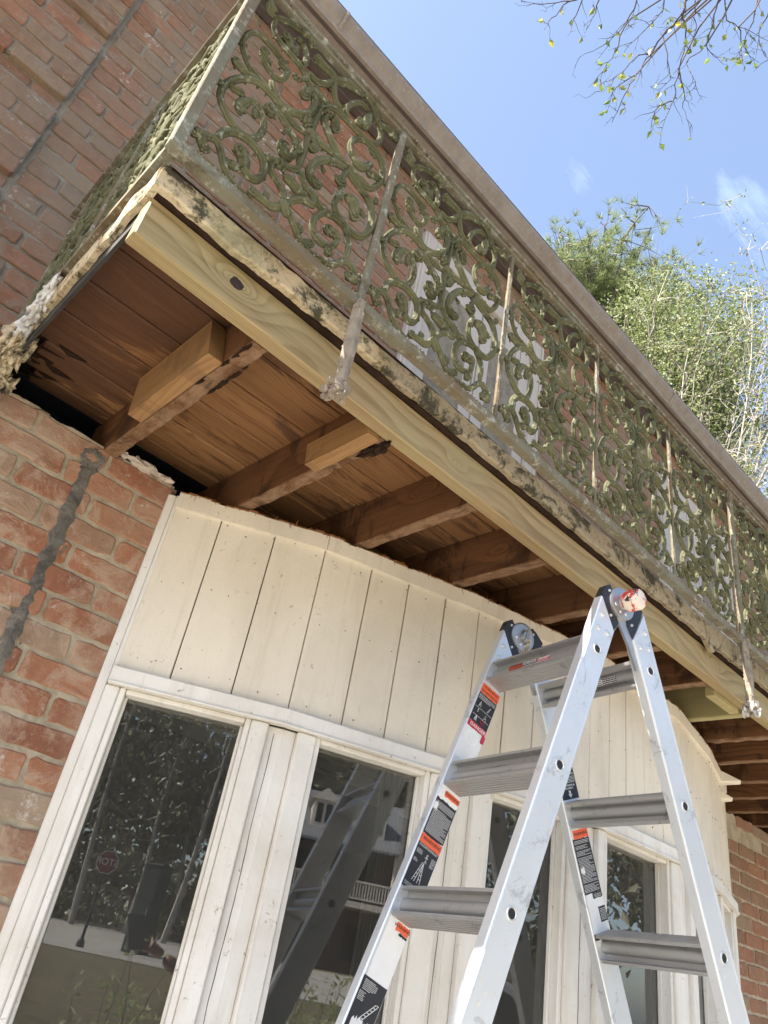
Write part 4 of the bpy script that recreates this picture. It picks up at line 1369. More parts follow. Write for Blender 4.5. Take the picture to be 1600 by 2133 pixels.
for g in (1, 2):
    c0 = QO[g]
    for side in 'RL':
        mb = MB()
        # box rail with an angled top, softly chamfered edges (octagonal section)
        ch = .0025
        prof_ = [(c0-WD+ch, -TH), (c0+WD-ch, -TH), (c0+WD, -TH+ch), (c0+WD, TH-ch), (c0+WD-ch, TH), (c0-WD+ch, TH), (c0-WD, TH-ch), (c0-WD, -TH+ch)]
        top = lambda o: .088-(o-(c0-WD))/(2*WD)*.062
        vs = [LP(g, side, top(o), o, e) for o, e in prof_]
        vs += [LP(g, side, TMAX[g]*.5, o, e) for o, e in prof_]+[LP(g, side, TMAX[g], o, e) for o, e in prof_]
        fs = [tuple(range(8)), tuple(reversed(range(16, 24)))]
        for r_ in (0, 8):
            fs += [(r_+i, r_+(i+1) % 8, r_+8+(i+1) % 8, r_+8+i) for i in range(8)]
        mb.add(vs, fs)
        # shallow ribs along the outer wide face
        sgn = 1 if side == 'R' else -1
        for oo in (c0-WD+.006, c0+WD-.006):
            lbox(mb, g, side, .10, TMAX[g]-.01, oo-.0012, oo+.0012, sgn*TH-.0008, sgn*(TH+.0009))
        ro = mb.build('side_rail', M_alu, lad)
        ft_ = MB(); lbox(ft_, g, side, TMAX[g]-.035, TMAX[g]+.006, c0-WD-.004, c0+WD+.004, -TH-.004, TH+.004)
        ft_.build('rubber_foot', M_black, ro)
        # rivets
        rv = MB()
        for tt, oo in ((.072, c0+.017), (.112, c0+.016), (.106, c0-.014)):
            for e_ in (-1, 1):
                p = LP(g, side, tt, oo, e_*(TH-.0005)); q = LP(g, side, tt, oo, e_*(TH+.0022)); q2 = LP(g, side, tt, oo, e_*(TH+.0042))
                rv.tube([p, q, q2], [.0068, .0068, .0045], 14)
        tag(rv.build('rivets', M_rivet, ro), None, None)
        if side == 'R' or side == 'L':
            fe = MB(); hol = MB()
            for k in range(8):
                tt = .164+.305*k
                if tt > TMAX[g]-.05: break
                ce = LP(g, side, tt, c0, sgn*(TH-.0002)); nrm = U*sgn
                d, ov = leg_axes(g)
                rg = [ce+nrm*.0012+(d*math.cos(a)+ov*math.sin(a))*.0108 for a in [i*math.pi/14 for i in range(29)]]
                fe.tube(rg, .0019, 6)
                hol.disc(ce-nrm*.001, nrm, .0095, .0018, 22)
            fe.build('rung_ferrules', M_rivet, ro)
            hol.build('rung_bores', M_black, ro)
        # hinge arm wedge (black) and steel cheek
        hb = MB()
        pts = [(c0+WD-.001, .020), (c0-WD+.002, .084), (c0-WD-.006, .052), (.012, .030), (.034, -.014), (.050, -.024), (.060, -.012)]
        hb.poly([LP(g, side, t, o, -.011) for o, t in pts], U, .022)
        hb.build('hinge_wedge', M_black, lad)
        hs = MB()
        arm = [(-.036, .004), (-.020, .050), (-.006, .105), (.0, .16), (.026, .16), (.024, .09), (.034, .03), (.030, -.02)]
        off = -.0085 if g == 1 else .0015
        hs.poly([LP(g, side, t, o, off) for o, t in arm], U, .007)
        hs.build('hinge_arm', M_steel, lad)
        for (oo, tt) in ((.046, -.006), (.020, .052)):
            hp = MB()
            p = LP(g, side, tt, oo, .011); hp.tube([p, p+U*.003], [.004, .003], 10)
            p = LP(g, side, tt, oo, -.011); hp.tube([p, p-U*.003], [.004, .003], 10)
            hp.build('hinge_pin', M_rivet, lad)
for side in 'RL':
    mb = MB()
    c = LP(1, side, 0, 0, 0)
    mb.tube([c-U*.017, c-U*.0155, c+U*.0155, c+U*.017], [.036, .041, .041, .036], 36)
    ho = mb.build('hinge_disc', M_steel, lad)
    mb = MB()
    for g_, a_ in ((1, 0), (2, 0), (1, 1), (2, 1)):
        d, ov = leg_axes(g_); dd = (ov if a_ else d)*(-.026 if a_ else .026)
        for e_ in (-1, 1):
            p = c+dd+U*e_*.0165; mb.tube([p, p+U*e_*.0022], [.0045, .003], 10)
    mb.build('pins', M_rivet, ho)
cR = LP(1, 'R', 0, 0, 0); cL = LP(1, 'L', 0, 0, 0)
mb = MB(); mb.tube([cR+U*.016, cR+U*.030], .013, 20)
for i in range(4): 
    q = cR+U*(.018+.003*i); mb.tube([q, q+U*.0016], .0155, 20)
mb.build('knob_spring', M_rivet, lad)
mb = MB(); mb.tube([cR+U*.026, cR+U*.029, cR+U*.036, cR+U*.043, cR+U*.060, cR+U*.068, cR+U*.071], [.014, .0235, .0255, .0255, .0265, .0235, .012], 28)
kb = mb.build('lock_knob', M_red, lad, True)
# paint dried on the knob
m = NM("knob_with_dried_paint", .6)
n = m.noise(20, 6, .65, .5, off=(2.2, 0, 1)); n_b = m.noise(36, 6, .7, .4, off=(3, 3, 3))
b_ = m.mix(m.ramp(n, [(.50, 0.0), (.53, 1.0)]), (.50, .045, .03), (.72, .62, .52))
b_ = m.mix(m.ramp(n_b, [(.575, 0.0), (.60, 1.0)]), b_, (.02, .02, .02))
m.col(b_); m.bump(n, .6, .003)
kb.data.materials[0] = m.m
# worn inner lock pin of the far hinge
mb = MB(); mb.tube([cL+U*.016, cL+U*.030], [.012, .011], 18); mb.obox(cL+U*.026+Vector((.004, 0, .002)), U*.008, Vector((.004, 0, .018)), Vector((.006, .001, -.002)), .002)
mb.build('lock_pin', M_steel, lad)
mb = MB()
for i in range(34):
    v = random.random(); mb.lump(cL+U*(.022+random.uniform(-.004, .008))+Vector((.010+.008*v+random.gauss(0, .003), 0, .022-.06*v)), random.uniform(.003, .0065), .5, 7, 5)
mb.build('dried_filler', plain("dried_filler", (.50, .45, .34), .95, var=.3, sc=60, bump=1.0), lad)

# rungs
for g in (1, 2):
    d, ov = leg_axes(g); c0 = QO[g]
    for k in range(8):
        t = .164+.305*k
        if t > TMAX[g]-.05: break
        a = LP(g, 'L', t, c0, TH+.0003); b = LP(g, 'R', t, c0, -TH-.0003)
        mid = (a+b)/2; hx = (b-a)/2
        mb = MB()
        face = 1 if g == 1 else -1
        for s in (-1, 1):
            mb.obox(mid+d*s*.0290, hx, ov*.027, d*.0016)
            for r_ in range(7):
                mb.obox(mid+d*s*.0311+ov*(-.0225+.0075*r_), hx*.998, ov*.0012, d*.0007)
            mb.obox(mid+d*s*.0255+ov*face*.0265, hx*.999, ov*.0014, d*.0022)
            mb.obox(mid+d*s*.0255-ov*face*.0265, hx*.999, ov*.0014, d*.0022)
        # curved web
        prof2 = []
        for i in range(25):
            u = -1+2*i/24
            if abs(u) < .55:
                o_ = .0035+.0125*math.sqrt(max(0, 1-(u/.55)**2))
            else:
                o_ = .0035+.004*(abs(u)-.55)/.45
            prof2.append((o_*face, u*.0272))
        vs = []
        for q in (-1, 1):
            for o_, dd in prof2: vs.append(mid+hx*q*.9995+ov*o_+d*dd)
            for o_, dd in reversed(prof2): vs.append(mid+hx*q*.9995-ov*o_+d*dd*.999)
        kk2 = len(prof2)*2
        fs = [(i, (i+1) % kk2, kk2+(i+1) % kk2, kk2+i) for i in range(kk2)]
        mb.add(vs, fs)
        mb.build('rung', M_rung, lad)
lad_objs = [o for o in lad.children if o.name.startswith('rung')]


# stickers: on the inner faces of the far rails
def frame(g, side, t, inner=True):
    d, ov = leg_axes(g)
    ex = (-ov if g == 1 else ov)
    return ex, -d, U


def stick(parent, mat, g, side, t0, t1, o0, o1, lift=.0004, name='sticker', e0=None, ragged=0.0):
    mb = MB(); c0 = QO[g]; e = (TH if side == 'L' else TH)+lift if e0 is None else e0
    n_ = 14 if ragged else 1
    vs = []; 
    for i in range(n_+1):
        o = o0+(o1-o0)*i/n_
        vs.append((o, t0+(random.uniform(-ragged, ragged) if ragged else 0)))
    for i in range(n_, -1, -1):
        o = o0+(o1-o0)*i/n_
        vs.append((o, t1+(random.uniform(-ragged, ragged) if ragged else 0)))
    mb.poly([LP(g, side, t, c0+o, e) for o, t in vs], U, .00035)
    return mb.build(name, mat, parent)


def text(parent, s, size, g, side, t, o, mat, lift=.0009, ang=0.0, squash=1.0, e0=None, align='CENTER'):
    cu = bpy.data.curves.new('lettering', 'FONT'); cu.body = s; cu.size = size; cu.align_x = align; cu.align_y = 'CENTER'
    cu.extrude = 0.00008; cu.resolution_u = 2; cu.offset = size*.012
    to = bpy.data.objects.new('lettering', cu); COL.objects.link(to)
    dg = bpy.context.evaluated_depsgraph_get()
    me = bpy.data.meshes.new_from_object(to.evaluated_get(dg))
    bpy.data.objects.remove(to); bpy.data.curves.remove(cu)
    ex, ey, ez = frame(g, side, t)
    if ang:
        ex, ey = ex*math.cos(ang)+ey*math.sin(ang), -ex*math.sin(ang)+ey*math.cos(ang)
    org = LP(g, side, t, QO[g]+o, (TH+lift) if e0 is None else e0)
    po = Vector(parent['o0'])
    me.transform(Matrix(((ex.x*squash, ey.x, ez.x, org.x-po.x), (ex.y*squash, ey.y, ez.y, org.y-po.y), (ex.z*squash, ey.z, ez.z, org.z-po.z), (0, 0, 0, 1))))
    me.materials.clear(); me.materials.append(mat)
    ob = bpy.data.objects.new('lettering', me); COL.objects.link(ob); ob.parent = parent; ob['o0'] = tuple(po)
    return ob


def lines(parent, g, side, t0, t1, pitch, mat, seed=0, width=.056, o_c=0.0, lift=.0009, skip=0.0, bold=.34):
    """rows of small print as short dashes"""
    rnd = random.Random(seed); mb = MB(); t = t0+pitch
    c0 = QO[g]
    while t < t1:
        o = -width/2; end = width/2*(1 if rnd.random() < .75 else rnd.uniform(.1, .9))
        if rnd.random() > skip:
            while o < end:
                wl = rnd.uniform(.0012, .006)
                P = [LP(g, side, tt, c0+(-(oo) if g == 1 else oo)+o_c, TH+lift) for oo, tt in ((o, t-pitch*bold/2), (min(o+wl, end), t-pitch*bold/2), (min(o+wl, end), t+pitch*bold/2), (o, t+pitch*bold/2))]
                mb.poly(P, U, .00012)
                o += wl+.0009
        t += pitch
    return mb.build('small_print', mat, parent)


def stroke2d(parent, g, side, t0, o0, segs, sc, mat, rad=.0006, lift=.0011):
    """line drawing in sticker space: x across (reading right), y up"""
    mb = MB(); c0 = QO[g]
    for sg_ in segs:
        P = [LP(g, side, t0-y*sc, c0+o0+(-x*sc if g == 1 else x*sc), TH+lift) for x, y in sg_]
        mb.tube(P, rad, 4, flat=(U, .25))
    return mb.build('pictogram', mat, parent)


far1 = [o for o in lad.children if o.name.startswith('side_rail')]
rl = {}
idx = 0
for g in (1, 2):
    for side in 'RL':
        rl[(g, side)] = far1[idx]; idx += 1
r1 = rl[(1, 'L')]; r2_ = rl[(2, 'L')]
W2 = .031
LADD = [[(-.6, -1), (-.1, 1)], [(-.3, -1), (.05, .9)], [(.1, -1), (.05, .9)], [(.45, -1), (.1, 1)], [(-.5, -.6), (-.22, -.6)], [(-.4, -.2), (-.13, -.2)], [(-.3, .2), (-.05, .2)], [(.08, -.6), (.38, -.6)], [(.07, -.2), (.3, -.2)], [(.06, .2), (.22, .2)]]
MAN = [[(-.1, .9), (.05, 1.1), (.15, .95), (0, .8), (-.1, .9)], [(.0, .8), (.05, .2), (-.15, -.2)], [(.05, .2), (.25, -.1)], [(0, .7), (-.25, .5)], [(.02, .7), (.25, .55)]]
LEAN = [[(-.9, -1), (.6, 1)], [(-.65, -1.1), (.8, .9)]]+[[(-.9+.19*k+.05, -1+.25*k), (-.65+.19*k, -1.1+.25*k+.08)] for k in range(9)]
# front far rail, first bay
s = stick(r1, M_orange, 1, 'L', .205, .232, -W2, W2, ragged=.001); text(s, "WARNING", .0105, 1, 'L', .2125, 0, M_inkb); text(s, "ADVERTENCIA", .0085, 1, 'L', .2245, 0, M_inkb)
s = stick(r1, M_stkblk, 1, 'L', .2325, .315, -W2, W2)
lines(s, 1, 'L', .234, .250, .0036, M_ink, 1)
stroke2d(s, 1, 'L', .262, .016, [[(-.5, -1), (0, 1), (.5, -1)], [(-.25, -.9), (.05, .6)], [(-.3, -.3), (.3, -.3)]], .008, M_ink)
stroke2d(s, 1, 'L', .262, -.014, [[(-.4, -1), (.4, 1), (.55, .9), (-.1, -1)]], .008, M_ink)
stroke2d(s, 1, 'L', .285, .016, MAN, .008, M_ink); stroke2d(s, 1, 'L', .287, -.012, [[(-.5, -1), (0, 1), (.5, -1)], [(-.3, -.3), (.3, -.3)]], .008, M_ink)
stroke2d(s, 1, 'L', .303, .014, LADD, .0075, M_ink); stroke2d(s, 1, 'L', .303, -.010, [[(math.cos(a*.5), math.sin(a*.5)) for a in range(14)], [(-.7, -.7), (.7, .7)]], .0065, M_redstk)
lines(s, 1, 'L', .271, .277, .003, M_ink, 3); lines(s, 1, 'L', .293, .297, .003, M_ink, 5, skip=.2)
s = stick(r1, M_redstk, 1, 'L', .3155, .332, -W2, W2, ragged=.0012); text(s, "DANGER", .013, 1, 'L', .3235, -.003, M_ink)
s = stick(r1, M_resid, 1, 'L', .3325, .420, -W2, W2, ragged=.0006)
stroke2d(s, 1, 'L', .356, .004, [[(math.cos(a*.3), math.sin(a*.3)) for a in range(22)], [(-.65, .7), (.65, -.7)]], .018, plain("embossed_white", (.88, .88, .88), .5, var=.05), .0011)
s = stick(r1, M_redstk, 1, 'L', .331, .352, -.034, -.022, .0011, ragged=.002)
# second bay
s = stick(r1, M_resid, 1, 'L', .500, .565, -W2, W2)
s = stick(r1, M_orange, 1, 'L', .508, .522, -W2, .014, .0008, ragged=.001); text(s, "WARNING", .0098, 1, 'L', .515, -.008, M_inkb, .0013)
s = stick(r1, M_stkblk, 1, 'L', .5325, .622, -W2, W2, .0008, ragged=.0022)
lines(s, 1, 'L', .538, .620, .0031, M_ink, 8, lift=.0013, skip=.06)
stick(r1, M_resid, 1, 'L', .545, .562, .020, W2, .0014, ragged=.003)
s = stick(r1, M_orange, 1, 'L', .6225, .643, -W2, W2, .0008); text(s, "! WARNING", .0115, 1, 'L', .6315, 0, M_inkb, .0013)
s = stick(r1, M_stkblk, 1, 'L', .6432, .742, -W2, W2, .0008, ragged=.0006)
lines(s, 1, 'L', .643, .650, .0028, M_ink, 12, lift=.0013); lines(s, 1, 'L', .728, .740, .003, M_ink, 13, lift=.0013)
stroke2d(s, 1, 'L', .700, .0, LADD, .022, M_ink, .0008, .0014); stroke2d(s, 1, 'L', .675, -.003, MAN, .016, M_ink, .0007, .0014)
lines(s, 1, 'L', .655, .668, .0026, M_ink, 14, .016, .020, .0013); lines(s, 1, 'L', .676, .686, .0026, M_ink, 15, .012, .022, .0013); lines(s, 1, 'L', .657, .678, .0026, M_ink, 16, .012, -.023, .0013)
stick(r1, M_resid, 1, 'L', .722, .737, -.031, -.018, .0016, ragged=.002)
# third bay
s = stick(r1, M_resid, 1, 'L', .803, .965, -W2, .026)
s = stick(r1, M_orange, 1, 'L', .808, .824, -W2, .004, .0008, ragged=.0018); text(s, "WARNING", .0090, 1, 'L', .815, -.012, M_inkb, .0013)
s = stick(r1, M_stkblk, 1, 'L', .825, .830, -W2, -.008, .0008, ragged=.001)
s = stick(r1, M_stkblk, 1, 'L', .925, 1.06, -W2, W2, .0008)
stroke2d(s, 1, 'L', .985, -.004, LEAN, .026, M_ink, .0009, .0014); lines(s, 1, 'L', .928, .948, .0028, M_ink, 20, .034, .008, .0013)
lines(s, 1, 'L', .950, .968, .0028, M_ink, 21, .016, .020, .0013); lines(s, 1, 'L', 1.02, 1.058, .0032, M_ink, 22, lift=.0013)
stick(r1, M_resid, 1, 'L', .996, 1.014, -.022, .022, .0017, ragged=.005)
text(s, "SET THE LADDER", .006, 1, 'L', 1.016, .0, M_ink, .0013)
s = stick(r1, M_stkblk, 1, 'L', 1.11, 1.25, -W2, W2, .0008); lines(s, 1, 'L', 1.115, 1.245, .0034, M_ink, 25, lift=.0013)
# back far rail
s = stick(r2_, M_orange, 2, 'L', .322, .344, -W2, W2); text(s, "DANGER", .011, 2, 'L', .335, 0, M_inkb)
s = stick(r2_, M_stkblk, 2, 'L', .3443, .432, -W2, W2)
lines(s, 2, 'L', .346, .356, .0034, M_ink, 30); text(s, "CAN LOSE", .0075, 2, 'L', .3625, .003, M_ink); text(s, "YOUR BALANCE", .0068, 2, 'L', .3705, .002, M_ink)
lines(s, 2, 'L', .374, .392, .0034, M_ink, 31); text(s, "PUEDE PERDER EL", .0062, 2, 'L', .3985, .0, M_ink); text(s, "EQUILIBRIO.", .0064, 2, 'L', .4055, .0, M_ink)
mb = MB(); mb.poly([LP(2, 'L', t, QO[2]+o, TH+.0009) for o, t in ((-.0035, .411), (.0035, .411), (.0035, .420), (.008, .420), (0, .429), (-.008, .420), (-.0035, .420))], U, .0002); mb.build('arrow', M_ink, s)
s = stick(r2_, M_resid, 2, 'L', .503, .770, -.028, W2)
s = stick(r2_, M_orange, 2, 'L', .506, .527, -.025, W2, .0008, ragged=.001); text(s, "WARNING", .0105, 2, 'L', .5165, .004, M_inkb, .0013)
s = stick(r2_, M_stkblk, 2, 'L', .5275, .655, -.030, W2, .0008, ragged=.001); lines(s, 2, 'L', .529, .652, .0031, M_ink, 33, .054, lift=.0013, skip=.05)
stick(r2_, M_resid, 2, 'L', .594, .607, -.026, -.012, .0016, ragged=.004)
s = stick(r2_, M_stkblk, 2, 'L', .6553, .668, -.004, W2, .0008, ragged=.001); lines(s, 2, 'L', .656, .667, .003, M_ink, 34, .026, .014, .0013)
s = stick(r2_, M_stkblk, 2, 'L', .688, .722, .006, W2, .0008, ragged=.0006); lines(s, 2, 'L', .690, .720, .0034, M_ink, 35, .020, .019, .0013)
s = stick(r2_, M_stkblk, 2, 'L', .744, .757, -.030, W2, .0008, ragged=.0012)


def rung_label(g, k, parts, oo=None):
    """strip on the curved web's crown of a rung"""
    d, ov = leg_axes(g); c0 = QO[g]; t = .164+.305*k
    a = LP(g, 'L', t, c0, TH+.0003); b = LP(g, 'R', t, c0, -TH-.0003); L_ = (b-a).length; ex = (b-a).normalized()
    face = 1 if g == 1 else -1
    for u0, u1, mat, txt, tm in parts:
        mb = MB(); n_ = 5; vs = []
        for i in range(n_+1):
            an = (-.62+1.24*i/n_); o_ = (.0035+.0129*math.cos(an)); dd = .0272*.55*math.sin(an)
            for u in (u0, u1): vs.append(a+ex*L_*u+ov*face*o_+d*dd)
        mb.add(vs, [(2*i, 2*i+1, 2*i+3, 2*i+2) for i in range(n_)])
        so_ = mb.build('rung_sticker', mat, lad)
        if tm:
            rnd = random.Random(int(u0*100)); mb = MB()
            for row in (-.45, -.15, .15, .45):
                u = u0+.006
                while u < u1-.012:
                    w_ = rnd.uniform(.005, .02)
                    an = row; o_ = .0037+.0130*math.cos(an); dd = .0272*.55*math.sin(an)
                    mb.obox(a+ex*L_*(u+w_/2)+ov*face*o_+d*dd, ex*L_*w_/2, ov*.0002, d*.0011)
                    u += w_+.005
            mb.build('small_print', tm, so_)


rung_label(1, 0, [(.20, .36, M_orange, '', M_inkb), (.361, .52, M_stkblk, '', M_ink), (.521, .66, M_redstk, '', M_ink)])
rung_label(2, 0, [(.55, .66, M_resid, '', M_inkb), (.661, .80, M_stkblk, '', M_ink)])
# paint drips on rungs and rails
mb = MB()
for i in range(70):
    g = random.choice((1, 1, 2)); side = random.choice('RRL'); t = random.uniform(.12, 1.4); o = QO[g]+random.uniform(-.03, .03)
    p = LP(g, side, t, o, TH+.0002); mb.lump(p, random.uniform(.0008, .0028), .5, 6, 4, (1, .3, 1.5))
mb.build('paint_spots', M_spat, lad)

# ---------------------------------------------------------------- trees
def leaf_mat(name, c, tr=.5):
    m = bpy.data.materials.new(name); m.use_nodes = True; t = m.node_tree; b = t.nodes['Principled BSDF']
    b.inputs['Roughness'].default_value = .45
    ge = t.nodes.new("ShaderNodeNewGeometry"); cr = t.nodes.new("ShaderNodeValToRGB")
    while len(cr.color_ramp.elements) < len(c): cr.color_ramp.elements.new(.5)
    for i, e in enumerate(cr.color_ramp.elements): e.position = i/(len(c)-1); e.color = (*c[i], 1)
    t.links.new(ge.outputs['Random Per Island'], cr.inputs[0]); t.links.new(cr.outputs[0], b.inputs['Base Color'])
    tl = t.nodes.new("ShaderNodeBsdfTranslucent"); t.links.new(cr.outputs[0], tl.inputs[0])
    mi = t.nodes.new("ShaderNodeMixShader"); mi.inputs[0].default_value = tr
    t.links.new(b.outputs[0], mi.inputs[1]); t.links.new(tl.outputs[0], mi.inputs[2]); t.links.new(mi.outputs[0], t.nodes['Material Output'].inputs[0])
    return m


M_needle = leaf_mat("pine_needles", [(.14, .20, .07), (.24, .29, .11), (.32, .35, .16), (.09, .13, .05)], .5)
M_leafy = leaf_mat("spring_leaves", [(.16, .20, .06), (.24, .28, .10), (.12, .17, .06), (.32, .34, .14), (.45, .47, .34)], .5)
M_leaf_y = leaf_mat("yellowing_leaves", [(.16, .24, .05), (.26, .32, .06), (.08, .13, .06), (.36, .34, .05), (.12, .17, .10)], .5)
M_dkleaf = leaf_mat("oak_leaves", [(.075, .085, .045), (.13, .14, .075), (.18, .17, .10), (.055, .06, .035)], .3)
M_bark = plain("grey_bark", (.20, .17, .14), .95, var=.4, sc=9, bump=.8)
M_palebark = plain("pale_bark", (.36, .32, .28), .9, var=.3, sc=9, bump=.4)
M_twig = plain("dark_twig_bark", (.085, .060, .050), .9, var=.3, sc=30, bump=.3)


def rv(s=1.0): return Vector((random.gauss(0, s), random.gauss(0, s), random.gauss(0, s)))


def leafq(mb, p, d, L_, w_, fold=.0):
    d = d.normalized(); a = d.orthogonal().normalized(); a.rotate(Matrix.Rotation(random.uniform(0, 6.28), 3, d)); n = d.cross(a)
    mb.add([p, p+d*L_*.4+a*w_*.5+n*fold*w_, p+d*L_, p+d*L_*.4-a*w_*.5+n*fold*w_, p+d*L_*.45], [(0, 1, 4), (1, 2, 4), (2, 3, 4), (3, 0, 4)])


def path(a, b, bend=.1, k=6, drop=0):
    a = Vector(a); b = Vector(b); l = (b-a).length; w1 = rv(bend*l*.4); w2 = rv(bend*l*.4)
    return [a.lerp(b, i/k)+(w1*math.sin(math.pi*i/k)+w2*math.sin(2*math.pi*i/k)*.5)+Vector((0, 0, drop*math.sin(math.pi*i/k))) for i in range(k+1)]


# tall pine
random.seed(11)
pine = thing('pine_tree', (17.2, 10.8, -1.6), 'tall pine with soft light green needle tufts beyond the roof edge', 'tree', None)
tr_ = MB(); tr_.tube(path((17.2, 10.8, -1.6), (16.6, 10.6, 23.0), .02, 10), [.42, .4, .38, .35, .32, .28, .25, .2, .16, .1, .05], 10)
nd = MB(); ctr = Vector((16.3, 10.2, 21.3))
for i in range(150):
    q = rv(1).normalized(); rr_ = random.random()**.5
    tip = ctr+Vector((q.x*4.6, q.y*4.6, q.z*3.0))*rr_*(.85+.3*nz(q.x*2+5, q.y*2, q.z*2))
    base = Vector((16.7, 10.6, min(22.5, max(15, tip.z-1.6-random.random()*2.0))))
    P = path(base, tip, .12, 7)
    tr_.tube(P, [.085, .07, .055, .045, .035, .028, .02, .012], 5)
    for k in range(3, 8):
        for s_ in range(5):
            tw = P[k]+rv(.38); tr_.tube([P[k], (P[k]+tw)/2+rv(.04), tw], [.016, .012, .006], 3)
            for c_ in range(2):
                cc = tw+rv(.10)
                dd = ((tw-P[k]).normalized()+Vector((0, 0, .35))+rv(.35)).normalized()
                for n_ in range(20):
                    v_ = (dd+rv(.5)).normalized(); l_ = random.uniform(.22, .36); s2 = v_.cross(rv(1)).normalized()*.008; nd.add([cc-s2, cc+s2, cc+v_*l_+s2*.3, cc+v_*l_-s2*.3], [(0, 1, 2, 3)])
tr_.build('trunk', M_bark, pine); nd.build('crown', M_needle, pine)

# leafy light tree in front of the pine
random.seed(5)
lt = thing('leafy_tree', (13.6, 6.4, -1.6), 'light leafy tree with small yellow green leaves, below the pine', 'tree')
tr_ = MB(); lf_ = MB(); base = Vector((13.2, 6.6, 7.5))
tr_.tube(path((13.6, 6.4, -1.6), base, .02, 6), [.28, .26, .24, .22, .2, .19, .18], 9)
for i in range(58):
    q = rv(1).normalized()
    tip = Vector((13.5, 6.0, 14.1))+Vector((q.x*2.6, q.y*2.4, q.z*3.0))*random.uniform(.35, 1)
    P = path(base+rv(.12), tip, .10, 9)
    tr_.tube(P, [.075, .065, .055, .045, .038, .032, .026, .02, .014, .008], 5)
    for k in range(3, 10):
        for s_ in range(4):
            tw = P[k]+rv(.42)+Vector((0, 0, .12)); Q = path(P[k], tw, .25, 3); tr_.tube(Q, [.010, .008, .006, .003], 3)
            for q_ in Q[1:]:
                for n_ in range(17):
                    leafq(lf_, q_+rv(.13), rv(1), random.uniform(.06, .11), .05, .2)
tr_.build('trunk', M_bark, lt); lf_.build('crown', M_leafy, lt)

# bare pale tree to the right
random.seed(9)
bt = thing('bare_tree', (11.0, 4.6, -1.6), 'nearly leafless pale barked tree arching beyond the gutter end', 'tree')
tr_ = MB(); lf_ = MB(); base = Vector((10.6, 4.7, 5.2))
tr_.tube(path((11.0, 4.6, -1.6), base, .03, 6), [.2, .19, .18, .17, .16, .15, .14], 9)
big_ = [(10.2, 2.4, 10.6), (11.2, 2.9, 9.9), (10.5, 3.3, 11.9), (9.9, 4.3, 10.6)]
for i in range(20):
    tip = Vector((10.7, 3.5, 9.6))+Vector((random.gauss(0, 1.3), random.gauss(0, .9), random.gauss(0, 1.6)))
    r0 = .011
    if i < 4: tip = Vector(big_[i]); r0 = .04
    P = path(base+rv(.15), tip, .14, 9)
    tr_.tube(P, [r0*(1-.09*k) for k in range(10)], 5)
    for k in range(3, 10):
        for s_ in range(4):
            tw = P[k]+rv(.42)+(P[9]-P[0]).normalized()*.25; Q = path(P[k], tw, .3, 4); tr_.tube(Q, [.007, .0055, .004, .003, .0015], 3)
            for c_ in range(1):
                q2 = Q[random.randint(1, 4)]; tr_.tube([q2, q2+rv(.13)], [.004, .0015], 3)
            if random.random() < .7:
                for q_ in Q[2:]:
                    for n_ in range(2): leafq(lf_, q_+rv(.05), rv(1), random.uniform(.05, .10), .045, .2)
tr_.build('trunk', M_palebark, bt); lf_.build('crown', M_leafy, bt)

